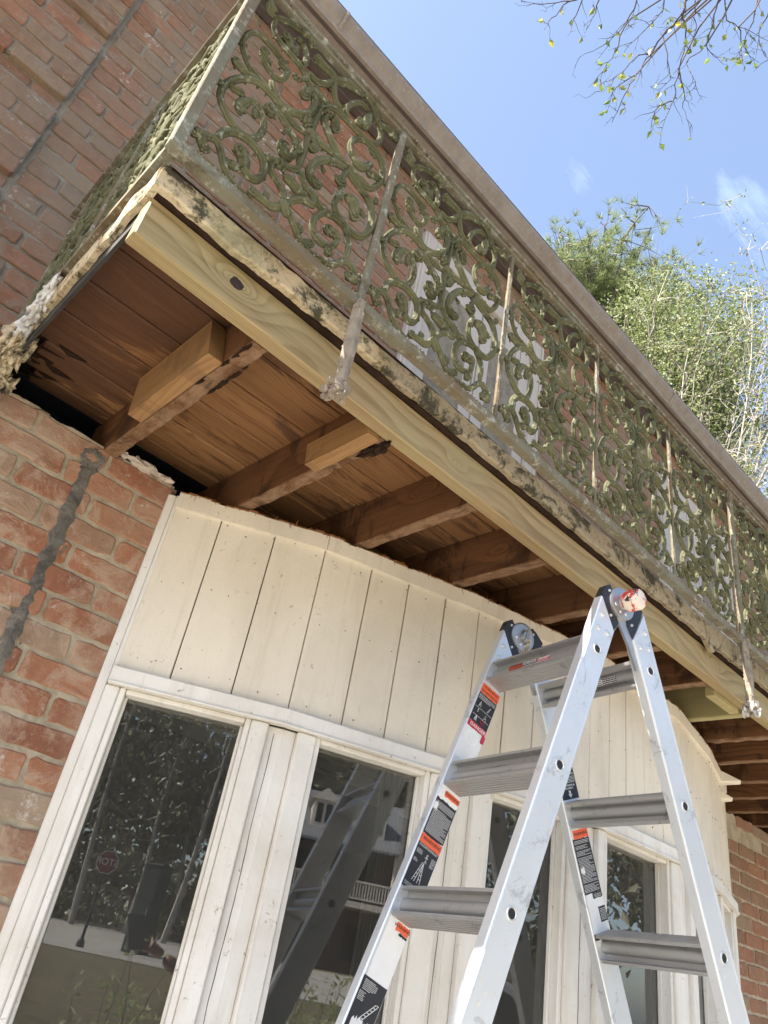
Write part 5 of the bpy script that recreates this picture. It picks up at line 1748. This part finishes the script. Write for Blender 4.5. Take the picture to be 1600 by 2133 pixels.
# overhanging tree whose twigs hang in from the top right
TWIGS = [
    (2, [(2.353, 0.886, 5.526), (2.369, 0.93, 5.429), (2.366, 1.06, 5.332), (2.379, 1.152, 5.235), (2.269, 1.195, 4.89), (2.246, 1.263, 4.694), (2.496, 1.493, 4.999)]),
    (1.6, [(2.382, 0.935, 5.459), (2.482, 0.962, 5.416), (2.528, 1.037, 5.167), (2.656, 1.153, 5.092), (2.645, 1.239, 4.785)]),
    (1.2, [(2.653, 1.088, 5.422), (2.774, 1.121, 5.28), (2.84, 1.163, 5.274), (2.895, 1.139, 5.119)]),
    (1.2, [(2.506, 1.123, 5.646), (2.596, 1.134, 5.456), (2.706, 1.181, 5.465), (2.625, 1.28, 5.376)]),
    (1.4, [(2.15, 1.104, 5.532), (2.186, 1.21, 5.431), (2.151, 1.309, 5.263), (2.101, 1.487, 5.226)]),
    (1.2, [(2.327, 1.288, 5.781), (2.391, 1.416, 5.633), (2.367, 1.492, 5.441), (2.471, 1.574, 5.444)]),
    (1.3, [(2.014, 1.3, 5.59), (2.061, 1.363, 5.536), (2.021, 1.412, 5.287)]),
    (1.2, [(1.864, 1.325, 5.36), (1.906, 1.418, 5.288), (1.907, 1.431, 5.156)]),
    (1.2, [(1.919, 1.495, 5.651), (1.905, 1.594, 5.542), (1.873, 1.634, 5.48)]),
    (1.1, [(1.891, 1.398, 5.487), (1.775, 1.537, 5.446), (1.676, 1.679, 5.509)]),
    (1.4, [(2.635, 0.773, 5.887), (2.697, 0.857, 5.785), (2.774, 0.947, 5.71), (2.712, 1.061, 5.541), (2.716, 1.013, 5.242), (2.904, 1.104, 5.536)]),
    (1.2, [(2.813, 0.961, 5.79), (2.909, 0.932, 5.74)]),
    (1.4, [(2.667, 0.753, 5.915), (2.766, 0.787, 5.833), (2.836, 0.741, 5.785), (2.97, 0.621, 5.645)]),
    (1.2, [(2.608, 0.681, 5.32), (2.711, 0.715, 5.265), (2.652, 0.721, 5.066)]),
    (1.4, [(2.854, 0.6, 6.014), (2.889, 0.664, 5.831), (2.91, 0.748, 5.691), (3.07, 0.763, 5.739)]),
    (1.2, [(2.98, 0.591, 5.979), (3.019, 0.684, 5.843), (3.073, 0.665, 5.615)]),
    (1.2, [(2.504, 1.212, 5.509), (2.466, 1.279, 5.537), (2.469, 1.406, 5.485), (2.387, 1.466, 5.313)]),
    (1.2, [(2.581, 1.36, 5.564), (2.504, 1.481, 5.411), (2.546, 1.524, 5.431)]),
    (1.2, [(2.526, 1.097, 4.843), (2.477, 1.184, 4.767), (2.53, 1.245, 4.694)]),
    (1.2, [(2.227, 0.968, 5.459), (2.274, 1.026, 5.407), (2.208, 1.142, 5.187), (2.278, 1.28, 5.275)]),
    (1.2, [(2.587, 0.909, 6.011), (2.629, 0.951, 5.907), (2.692, 0.968, 5.835), (2.741, 1.048, 5.76)]),
]

random.seed(21)
ot = thing('overhanging_tree', (6.2, -2.6, -1.6), 'tree whose dark twigs with a few yellow green leaves hang against the sky', 'tree')
tr_ = MB(); lf_ = MB()
top = Vector((5.9, -2.4, 5.6)); hub = Vector((3.1, .35, 7.3))
tr_.tube(path((6.2, -2.6, -1.6), top, .02, 6), [.19, .18, .17, .16, .15, .14, .13], 10)
tr_.tube(path(top, hub, .05, 7), [.12, .10, .085, .07, .06, .05, .042, .034], 8)
tr_.tube(path(top, (7.4, -4.4, 8.6), .06, 7), [.12, .10, .085, .07, .06, .05, .04, .02], 8)
tr_.tube(path(top, (5.2, -4.8, 8.8), .06, 7), [.10, .09, .075, .06, .05, .04, .03, .02], 8)


def twigs(p, d, n_, L0):
    for i in range(n_):
        dd = (d*.9+rv(.55)).normalized(); l = L0*random.uniform(.4, 1.3)
        Q = path(p, p+dd*l, .18, 4); tr_.tube(Q, [.0022, .0018, .0014, .0011, .0007], 3, cap=False)
        for q_ in Q[1:]:
            if random.random() < .35: tr_.tube([q_, q_+(dd+rv(.8)).normalized()*l*.3], [.0012, .0006], 3, cap=False)
            if random.random() < .20:
                leafq(lf_, q_, rv(1)+Vector((0, 0, -1.2)), random.uniform(.040, .064), random.uniform(.028, .042), .25)


for r_, P in TWIGS:
    P = [Vector(p) for p in P]
    k = len(P); Q = [Vector((0, 0, 0))]*0
    for i in range(k-1):
        for j in range(4):
            t = j/4; p0 = P[max(i-1, 0)]; p1 = P[i]; p2 = P[i+1]; p3 = P[min(i+2, k-1)]
            Q.append(.5*((2*p1)+(-p0+p2)*t+(2*p0-5*p1+4*p2-p3)*t*t+(-p0+3*p1-3*p2+p3)*t**3)+rv(.004))
    Q.append(P[-1])
    m_ = len(Q)
    tr_.tube(Q, [r_*.0036*(1-.75*i/(m_-1)) for i in range(m_)], 6, cap=False)
    if P[0].z > 5.3: 
        tr_.tube(path(P[0], hub+rv(.12), .05, 5), [r_*.0036, r_*.0045, r_*.0055, r_*.0065, r_*.0075, r_*.009], 6)
    for i in range(1, m_):
        twigs(Q[i], (Q[i]-Q[i-1]).normalized(), 1 if random.random() < .62 else 0, .13)
tr_.build('trunk', M_twig, ot); lf_.build('crown', M_leaf_y, ot)

# ---------------------------------------------------------------- the street side, seen only in the panes
random.seed(31)
oak = thing('oak_tree', (0, -46, gz(0, -46)), 'dark spreading oak across the street, mirrored in the first pane', 'tree', 'oaks across the street')
tr_ = MB(); lf_ = MB(); gb = gz(0, -46)
tr_.tube(path((0, -46, gb-.1), (.3, -46, gb+4), .03, 5), [.45, .38, .34, .32, .3, .28], 9)
for i in range(46):
    q = rv(1).normalized()
    tip = Vector((0, -46, gb+7.2))+Vector((q.x*5.6, q.y*5.0, q.z*3.4))*random.uniform(.55, 1)
    P = path(Vector((.3, -46, gb+3.6)), tip, .12, 6)
    tr_.tube(P, [.16, .12, .09, .07, .05, .035, .02], 5)
    for k in range(2, 7):
        for n_ in range(26):
            leafq(lf_, P[k]+rv(.85), rv(1), random.uniform(.22, .42), .24, .2)
tr_.build('trunk', M_bark, oak); lf_.build('crown', M_dkleaf, oak)
labs = ['dark oak across the street left of the stop sign', 'tall oak behind the stop sign', 'oak between the stop sign and the white railed house', 'oak beyond the street at the far left end',
        'oak right of the white railed house', 'big oak across the street facing the bay centre', 'oak at the far right end of the street', 'low oak beside the parked car', 'oak on the far right lawn']
random.seed(58)
for i, (x, y) in enumerate(((-17.5, -34.5), (-20.5, -36), (-23, -35), (-26, -37.5), (-19, -39), (-12, -37), (-29, -35))):
    g1 = gz(x, y); pt = thing('slender_tree', (x, y, g1), ('pale slender leaning trunk beyond the street, '+['nearest the stop sign', 'second left of the stop sign', 'third left of the stop sign', 'fourth left of the stop sign', 'set back behind the stop sign', 'right of the stop sign', 'farthest left of the stop sign'][i]), 'tree', 'pale slender trees across the street')
    mb = MB(); tip = Vector((x+random.uniform(-3, 3), y+random.uniform(-1, 1), g1+random.uniform(9, 13))); P = path((x, y, g1), tip, .06, 9); mb.tube(P, [.17-.014*k for k in range(10)], 7)
    for k in range(3, 10):
        for s_ in range(3): mb.tube(path(P[k], P[k]+rv(1.1)+Vector((0, 0, .8)), .2, 4), [.035, .028, .02, .014, .006], 4)
    mb.build('trunk', M_palebark, pt)
for i, (x, y, s_) in enumerate(((-22, -40, 1.35), (-31, -44, 1.7), (-13, -45, 1.45), (-44, -42, 1.6), (21, -47, 1.6), (29, -38, 1.5), (38, -28, 1.5), (25, -21, 1.0), (32, -12, 1.3))):
    r_ = oak.copy(); COL.objects.link(r_); r_.location = (x, y, gz(x, y)+H-.05); r_.rotation_euler = (0, 0, i*1.3); r_.scale = (s_, s_, s_*1.05); r_['label'] = labs[i]
    for ch in oak.children:
        c = ch.copy(); COL.objects.link(c); c.parent = r_
for x, y, s_, lb in ((1.5, -63, 1.95, 'tall oak rising behind the left end of the dark house'), (9.5, -66, 2.2, 'tallest oak rising behind the middle of the dark house'), (18, -62, 1.9, 'tall oak rising behind the right end of the dark house')):
    r_ = oak.copy(); COL.objects.link(r_); r_.location = (x, y, gz(x, y)+H-.05); r_.rotation_euler = (0, 0, x); r_.scale = (s_, s_, s_*1.1); r_['label'] = lb
    for ch in oak.children:
        c = ch.copy(); COL.objects.link(c); c.parent = r_
oak.location.x = -5; oak.location.y = -58; oak.scale = (1.5, 1.5, 1.5)

mb = MB()                                                       # far wood and undergrowth closing the view across the street
for i in range(15000):
    x = random.uniform(-95, 80); y = -52-random.random()*9-abs(x)*.12
    if -4 < x < 19: y -= 6
    hgt = 5.5+3.5*nz(x*.09, 3)+1.5*nz(x*.4, 9)
    leafq(mb, Vector((x, y, gz(x, y)+random.random()**1.3*hgt)), rv(1), random.uniform(.6, 1.3), .8, .2)
for i in range(4500):
    x = random.uniform(-60, -6) if i % 2 else random.uniform(14, 60); y = -36-random.random()*3+.8*nz(x*.2)
    leafq(mb, Vector((x, y, gz(x, y)+random.random()*(1.5+.6*nz(x*.3, 5)))), rv(1), random.uniform(.2, .5), .3, .2)
tag(mb.build('undergrowth', M_dkleaf), 'dense dark wood and undergrowth beyond the street, mirrored in the panes', 'woodland', kind='stuff')

hs_ = thing('house', (6, -46, gz(0, -46)), 'dark house with grey roof, white dormers and white balustrade, mirrored in the second pane', 'house')
gb = gz(0, -46); YF = -42.0
M_hb = plain("dark_red_brick", (.13, .07, .055), .9, var=.4, sc=3); M_hr = plain("slate_roof", (.15, .155, .17), .85, var=.2, sc=3)
mb = MB(); mb.box((-2, -54, gb), (17, YF-2.2, gb+6.1)); mb.build('wall', M_hb, hs_)
mb = MB(); ez_ = gb+6.0; rz_ = gb+9.6
mb.poly([(-3, YF+.3, ez_), (18, YF+.3, ez_), (17, YF-6, rz_), (-2, YF-6, rz_)], (0, 0, 1), .15)
mb.poly([(-3, YF-13, ez_), (18, YF-13, ez_), (17, YF-6.02, rz_), (-2, YF-6.02, rz_)], (0, 0, 1), .15)
mb.build('roof', M_hr, hs_)
for dx in (4.9, 8.0, 1.8, 12.4):
    mb = MB(); z0 = ez_+.9
    mb.box((dx-.65, YF-3.6, z0), (dx+.65, YF-1.0, z0+1.5)); 
    mb.poly([(dx-.9, YF-.9, z0+1.5), (dx+.9, YF-.9, z0+1.5), (dx, YF-.9, z0+2.2)], (0, -1, 0), 2.6)
    do_ = mb.build('dormer', M_trimw, hs_)
    mb = MB(); 
    for wx in (-.27, .27):
        mb.box((dx+wx-.18, YF-.995, z0+.25), (dx+wx+.18, YF-.97, z0+1.3))
    mb.build('window', M_dark, do_)
mb = MB(); fl_ = gb+3.4
mb.box((-2, YF-2.2, fl_-.3), (17, YF+.1, fl_)); mb.box((-2, YF, fl_+.95), (17, YF+.1, fl_+1.05)); mb.box((-2, YF, fl_+.12), (17, YF+.1, fl_+.2))
for i in range(120): mb.box((-2+19*i/119-.035, YF+.02, fl_+.2), (-2+19*i/119+.035, YF+.08, fl_+.95))
mb.build('balustrade', M_trimw, hs_)
for i in range(6):
    mb = MB(); x = -1.8+18.6*i/5; mb.tube([(x, YF, gb), (x, YF, fl_-.3)], .16, 10); mb.tube([(x, YF, fl_+1.05), (x, YF, ez_)], .11, 10); mb.build('column', M_trimw, hs_)
for i in range(5):
    for z in (gb+.6, fl_+.6):
        mb = MB(); x = .2+3.6*i; mb.box((x, YF-2.2, z), (x+1.2, YF-2.15, z+1.8)); mb.build('window', M_dark, hs_)

# stop sign
sx, sy = -15.6, -24.6; sg0 = gz(sx, sy)
ss = thing('stop_sign', (sx, sy, sg0), 'red stop sign on a dark post at the street edge, mirrored in the first pane', 'sign')
mb = MB(); mb.tube([(sx, sy, sg0), (sx, sy, sg0+.25), (sx, sy, sg0+.3), (sx, sy, sg0+3.3)], [.16, .14, .06, .05], 10); mb.build('post', M_black, ss)
mb = MB(); cz = sg0+2.85; sr = .42
fd = Vector((.55, .83, 0)).normalized(); rx = Vector((-fd.y, fd.x, 0))
oc = lambda r, off: [Vector((sx, sy, cz))+fd*off+rx*r*math.cos(R(22.5+45*i))+Vector((0, 0, 1))*r*math.sin(R(22.5+45*i)) for i in range(8)]
mb.poly(oc(sr, .06), fd, .006); pl_ = mb.build('plate', plain("sign_white", (.8, .8, .8), .4, var=.05), ss)
mb = MB(); mb.poly(oc(sr*.94, .0665), fd, .003); mb.build('face', plain("sign_red", (.22, .02, .02), .4, var=.08), pl_)
cu = bpy.data.curves.new('lettering', 'FONT'); cu.body = "STOP"; cu.size = .34; cu.align_x = 'CENTER'; cu.align_y = 'CENTER'; cu.extrude = .002
to = bpy.data.objects.new('lettering', cu); COL.objects.link(to)
me = bpy.data.meshes.new_from_object(to.evaluated_get(bpy.context.evaluated_depsgraph_get())); bpy.data.objects.remove(to)
ex = Vector((0, 0, 1)).cross(fd); org = Vector((sx, sy, cz))+fd*.073-Vector(ss['o0'])
me.transform(Matrix(((ex.x, 0, fd.x, org.x), (ex.y, 0, fd.y, org.y), (ex.z, 1, fd.z, org.z), (0, 0, 0, 1))))
me.materials.clear(); me.materials.append(bpy.data.materials["sign_white"])
lo = bpy.data.objects.new('lettering', me); COL.objects.link(lo); lo.parent = pl_; lo['o0'] = ss['o0']
# booth behind the sign
bx, by = -14.6, -26.8
bo = thing('utility_cabinet', (bx, by, gz(bx, by)), 'tall dark green cabinet behind the stop sign', 'cabinet')
mb = MB(); g0_ = gz(bx, by); mb.box((bx-.4, by-.4, g0_), (bx+.4, by+.4, g0_+3.0), .03); mb.box((bx-.43, by-.43, g0_+3.0), (bx+.43, by+.43, g0_+3.1), .02); mb.build('body', plain("dark_green_metal", (.008, .028, .026), .6), bo)
mb = MB(); mb.box((bx-.33, by+.401, g0_+.2), (bx+.33, by+.43, g0_+2.8), .01); do_ = mb.build('door', plain("green_metal_door", (.006, .022, .021), .6), bo)
mb = MB(); mb.box((bx+.22, by+.431, g0_+1.3), (bx+.25, by+.46, g0_+1.5), .005); mb.build('handle', M_rivet, do_)

# parked car
cx, cy, cg = 6.4, -9.2, gz(6.4, -9.2)
car = thing('parked_car', (cx, cy, cg), 'silver utility car parked on the lawn edge, mirrored in the third pane', 'car')
M_car = plain("silver_car_paint", (.50, .51, .53), .3, .4, var=.03, sc=4, bump=0)
side = [(-2.3, .45), (-2.35, .8), (-2.25, 1.05), (-1.95, 1.12), (-1.55, 1.62), (-1.1, 1.75), (.5, 1.75), (.95, 1.62), (1.45, 1.12), (2.2, .98), (2.35, .75), (2.3, .42), (1.85, .36), (1.75, .6), (1.4, .74), (1.05, .6), (.95, .34), (-.95, .34), (-1.05, .6), (-1.4, .74), (-1.75, .6), (-1.85, .36)]
mb = MB(); mb.poly([(cx+a, cy-.9, cg+z) for a, z in side], (0, 1, 0), 1.8)
cb = mb.build('body', M_car, car)
bv = cb.modifiers.new('bevel', 'BEVEL'); bv.width = .07; bv.segments = 3; bv.limit_method = 'ANGLE'
for q in ([(-1.45, 1.12), (-1.25, 1.52), (-.55, 1.60), (-.55, 1.12)], [(-.45, 1.12), (-.45, 1.60), (.40, 1.60), (.40, 1.12)], [(.48, 1.12), (.48, 1.58), (.82, 1.50), (1.15, 1.12)]):
    for yy in (-.912, .905):
        mb = MB(); mb.poly([(cx+a, cy+yy, cg+z) for a, z in q], (0, 1, 0), .008); mb.build('window', M_black, car)
for a in (-1.4, 1.4):
    for yy in (-.92, .72):
        mb = MB(); mb.tube([(cx+a, cy+yy, cg+.34), (cx+a, cy+yy+.2, cg+.34)], .335, 24); wo = mb.build('wheel', M_black, car)
        mb = MB(); y2 = yy-.006 if yy < 0 else yy+.2; mb.tube([(cx+a, cy+y2, cg+.34), (cx+a, cy+y2+.006, cg+.34)], .21, 18); mb.build('rim', M_rivet, wo)
for yy in (-.75, .45):
    mb = MB(); mb.box((cx+2.28, cy+yy, cg+.72), (cx+2.365, cy+yy+.3, cg+.86), .02); mb.build('headlight', M_ink, car)

# shrub by the lawn
random.seed(77)
for nm_s, (shx, shy), lb in (('shrub', (-1.6, -3.2), 'small green shrub on the lawn behind the photographer'), ('shrub', (1.9, -5.2), 'loose shrub on the lawn toward the parked car')):
    sh = thing(nm_s, (shx, shy, gz(shx, shy)), lb, 'shrub')
    tr_ = MB(); lf_ = MB(); g0_ = gz(shx, shy)
    for i in range(22):
        P = path((shx, shy, g0_), (shx+random.gauss(0, .35), shy+random.gauss(0, .35), g0_+random.uniform(.7, 1.5)), .15, 6); tr_.tube(P, [.012, .010, .008, .007, .005, .004, .002], 4)
        for q_ in P[2:]:
            for n_ in range(7): leafq(lf_, q_+rv(.05), rv(1)+Vector((0, 0, .6)), random.uniform(.05, .09), .03, .2)
    tr_.build('stem', M_twig, sh); lf_.build('foliage', M_leafy, sh)

# ---------------------------------------------------------------- the photographer, mirrored in the glass
M_skin = plain("skin", (.22, .13, .09), .55, var=.08, sc=20, bump=.05); M_shirt = plain("black_shirt", (.015, .015, .018), .9, var=.3, sc=20)
M_jean = plain("dark_trousers", (.03, .035, .05), .9, var=.3, sc=20); M_hair = plain("dark_hair", (.02, .014, .010), .7, var=.3, sc=60)
PB = Vector((.28, -.52, -1.6))
per = thing('person', tuple(PB), 'person in a black shirt raising a phone in one hand, mirrored in the bay glass', 'person')


def skin(name, vs, es, rs, mat, parent, root=0, sub=2):
    me = bpy.data.meshes.new(name); o0 = Vector(parent['o0'])
    me.from_pydata([Vector(v)-o0 for v in vs], es, []); me.materials.append(mat)
    ob = bpy.data.objects.new(name, me); COL.objects.link(ob); ob.parent = parent; ob['o0'] = tuple(o0)
    md = ob.modifiers.new('skin', 'SKIN'); md.use_smooth_shade = True
    for i, r_ in enumerate(rs):
        sv = me.skin_vertices[0].data[i]; sv.radius = r_ if hasattr(r_, '__len__') else (r_, r_); sv.use_root = (i == root)
    s_ = ob.modifiers.new('sub', 'SUBSURF'); s_.levels = sub; s_.render_levels = sub
    return ob


fx = Vector((.15, .99, 0)).normalized(); lx = Vector((-fx.y, fx.x, 0))      # facing, left


def B(f, l, z): return PB+fx*f+lx*l+Vector((0, 0, z))


phone_c = fw*-.012
LH = phone_c-fw*.012-r2*.045-u2*.01; RH = phone_c-fw*.012+r2*.045-u2*.03
LE = B(-.05, .27, 1.12); LH0 = LH; LH = B(.06, .25, .86); RE = B(.24, -.27, 1.22)
vs = [B(0, 0, .95), B(0, 0, 1.12), B(0, 0, 1.30), B(-.01, 0, 1.42), B(0, 0, 1.50), B(.02, 0, 1.56),
      B(-.01, .13, 1.42), B(0, .19, 1.39), LE, LE.lerp(LH, .55), LE.lerp(LH, .86), B(-.01, -.13, 1.42), B(0, -.19, 1.39), RE, RE.lerp(RH, .5), RE.lerp(RH, .86),
      B(0, .09, .90), B(.01, .10, .50), B(-.02, .11, .09), B(.10, .12, .04), B(0, -.09, .90), B(.01, -.10, .50), B(-.02, -.11, .09), B(.10, -.12, .04)]
es = [(0, 1), (1, 2), (2, 3), (3, 4), (4, 5), (3, 6), (6, 7), (7, 8), (8, 9), (9, 10), (3, 11), (11, 12), (12, 13), (13, 14), (14, 15), (0, 16), (16, 17), (17, 18), (18, 19), (0, 20), (20, 21), (21, 22), (22, 23)]
rs = [(.15, .11), (.13, .10), (.16, .11), (.13, .09), .055, .052, .075, .062, .043, .040, .027, .075, .062, .043, .040, .027, .085, .058, .042, .04, .085, .058, .042, .04]
body = skin('body', vs, es, rs, M_skin, per)
shirt = skin('shirt', [vs[i] for i in (0, 1, 2, 3, 6, 7, 11, 12)]+[vs[7].lerp(LE, .9), vs[12].lerp(RE, .9)], [(0, 1), (1, 2), (2, 3), (3, 4), (4, 5), (3, 6), (6, 7), (5, 8), (7, 9)], [(.165, .125), (.145, .115), (.172, .122), (.14, .10), .085, .072, .085, .072, .052, .052], M_shirt, per)
trs = skin('trousers', [vs[i] for i in (0, 16, 17, 18, 20, 21, 22)], [(0, 1), (1, 2), (2, 3), (0, 4), (4, 5), (5, 6)], [(.155, .12), .098, .072, .06, .098, .072, .06], M_jean, per)
hc = B(.035, 0, 1.665)
mb = MB()
for i in range(1):
    nseg, nr = 20, 14; V = []; F_ = []
    for a in range(nr+1):
        th = math.pi*a/nr
        for b in range(nseg):
            p_ = 2*math.pi*b/nseg; x_ = math.sin(th)*math.cos(p_); y_ = math.sin(th)*math.sin(p_); z_ = math.cos(th)
            fr_ = .098 if x_ > 0 else .10
            jaw = 1-.22*max(0, -z_-.2)
            q = hc+fx*x_*fr_*jaw+lx*y_*.076*jaw+Vector((0, 0, z_*.118))
            if x_ > .93 and -.35 < z_ < .05: q += fx*.022*(1-abs(z_+.12)/.25)
            V.append(q)
    for a in range(nr):
        for b in range(nseg): F_.append((a*nseg+b, (a+1)*nseg+b, (a+1)*nseg+(b+1) % nseg, a*nseg+(b+1) % nseg))
    mb.add(V, F_)
for s_ in (-1, 1): mb.lump(hc+lx*s_*.078+Vector((0, 0, -.005)), .022, .1, 8, 6, (.6, .5, 1.2))
mb.tube([hc+fx*.092+Vector((0, 0, .01)), hc+fx*.118-Vector((0, 0, .028)), hc+fx*.095-Vector((0, 0, .034))], [.008, .013, .008], 8)
mb.build('head', M_skin, per, True)
for s_ in (-1, 1):
    mb = MB(); mb.lump(hc+fx*.088+lx*s_*.032+Vector((0, 0, .008)), .010, 0, 8, 6); mb.build('eye', M_ink, per, True)
mb = MB(); mb.tube([hc+fx*.091+lx*.022-Vector((0, 0, .060)), hc+fx*.098-Vector((0, 0, .062)), hc+fx*.091-lx*.022-Vector((0, 0, .060))], [.003, .006, .003], 6); mb.build('mouth', plain("lips", (.32, .12, .10), .5), per, True)
mb = MB(); V = []; F_ = []; nr, nseg = 26, 36
for a in range(nr+1):
    th = math.pi*a/nr
    for b in range(nseg):
        p_ = 2*math.pi*b/nseg; x_ = math.sin(th)*math.cos(p_); y_ = math.sin(th)*math.sin(p_); z_ = math.cos(th)
        on = (z_ > -.35 and x_ < -.15) or (z_ > .1 and x_ < .35) or z_ > .72-.2*(x_ < .6)
        k_ = (1.10+.05*nz(x_*5+2, y_*5, z_*5)+.03*nz(x_*17, y_*17, z_*17)) if on else .82
        V.append(hc+fx*x_*.099*k_+lx*y_*.078*k_+Vector((0, 0, z_*.119*k_)))
for a in range(nr):
    for b in range(nseg): F_.append((a*nseg+b, (a+1)*nseg+b, (a+1)*nseg+(b+1) % nseg, a*nseg+(b+1) % nseg))
mb.add(V, F_)
mb.build('hair', M_hair, per, True)
vs_ = [LE.lerp(LH, .86), LH, LH+Vector((0, 0, -.05))+fx*.01]; es_ = [(0, 1), (1, 2)]; rs_ = [.025, (.020, .034), (.018, .036)]   # relaxed hand at the side
for f_ in range(4):
    b0 = LH+Vector((0, 0, -.06))+fx*(.030-.018*f_); ln = (.032, .037, .034, .027)[f_]; i0 = len(vs_)
    vs_ += [b0, b0+Vector((0, 0, -ln))-lx*.004, b0+Vector((0, 0, -ln*1.7))-lx*.014]; es_ += [(2, i0), (i0, i0+1), (i0+1, i0+2)]; rs_ += [.010, .0085, .007]
i0 = len(vs_); vs_ += [LH+fx*.034, LH+fx*.046+Vector((0, 0, -.030))-lx*.008, LH+fx*.044+Vector((0, 0, -.055))-lx*.012]; es_ += [(1, i0), (i0, i0+1), (i0+1, i0+2)]; rs_ += [.012, .010, .008]
skin('hand', vs_, es_, rs_, M_skin, per)
# hand: palm and five fingers closing on the phone edge
for sgn, Hc, E_ in ((1, RH, RE),):
    wr = E_.lerp(Hc, .86); out = r2*sgn
    pal = Hc-fw*.012+out*.018-u2*.012
    vs_ = [wr, wr.lerp(pal, .5), pal]; es_ = [(0, 1), (1, 2)]; rs_ = [.025, (.028, .018), (.034, .016)]
    for f_ in range(4):
        b0 = pal+u2*(.026-.017*f_)+out*.012; ln = (.030, .034, .032, .026)[f_]
        p1 = b0+out*.008+fw*ln*.35; p2_ = b0-out*.002+fw*(ln*.35)-fw*.006; p3 = p2_-out*.012-fw*.004
        i0 = len(vs_); vs_ += [b0, b0+out*.010, p2_, p3]; es_ += [(2, i0), (i0, i0+1), (i0+1, i0+2), (i0+2, i0+3)]; rs_ += [.010, .0085, .008, .007]
    i0 = len(vs_); t0_ = pal-u2*.026-out*.006
    vs_ += [t0_, t0_-out*.022+u2*.006-fw*.006, t0_-out*.036+u2*.022-fw*.008]; es_ += [(1, i0), (i0, i0+1), (i0+1, i0+2)]; rs_ += [.013, .010, .008]
    skin('hand', vs_, es_, rs_, M_skin, per)
ph = MB(); ph.obox(phone_c-fw*.010, r2*.036, u2*.074, fw*.0040, .003)
tag(ph.build('phone', M_black), 'black phone held up in one hand, mirrored in the bay glass', 'phone')
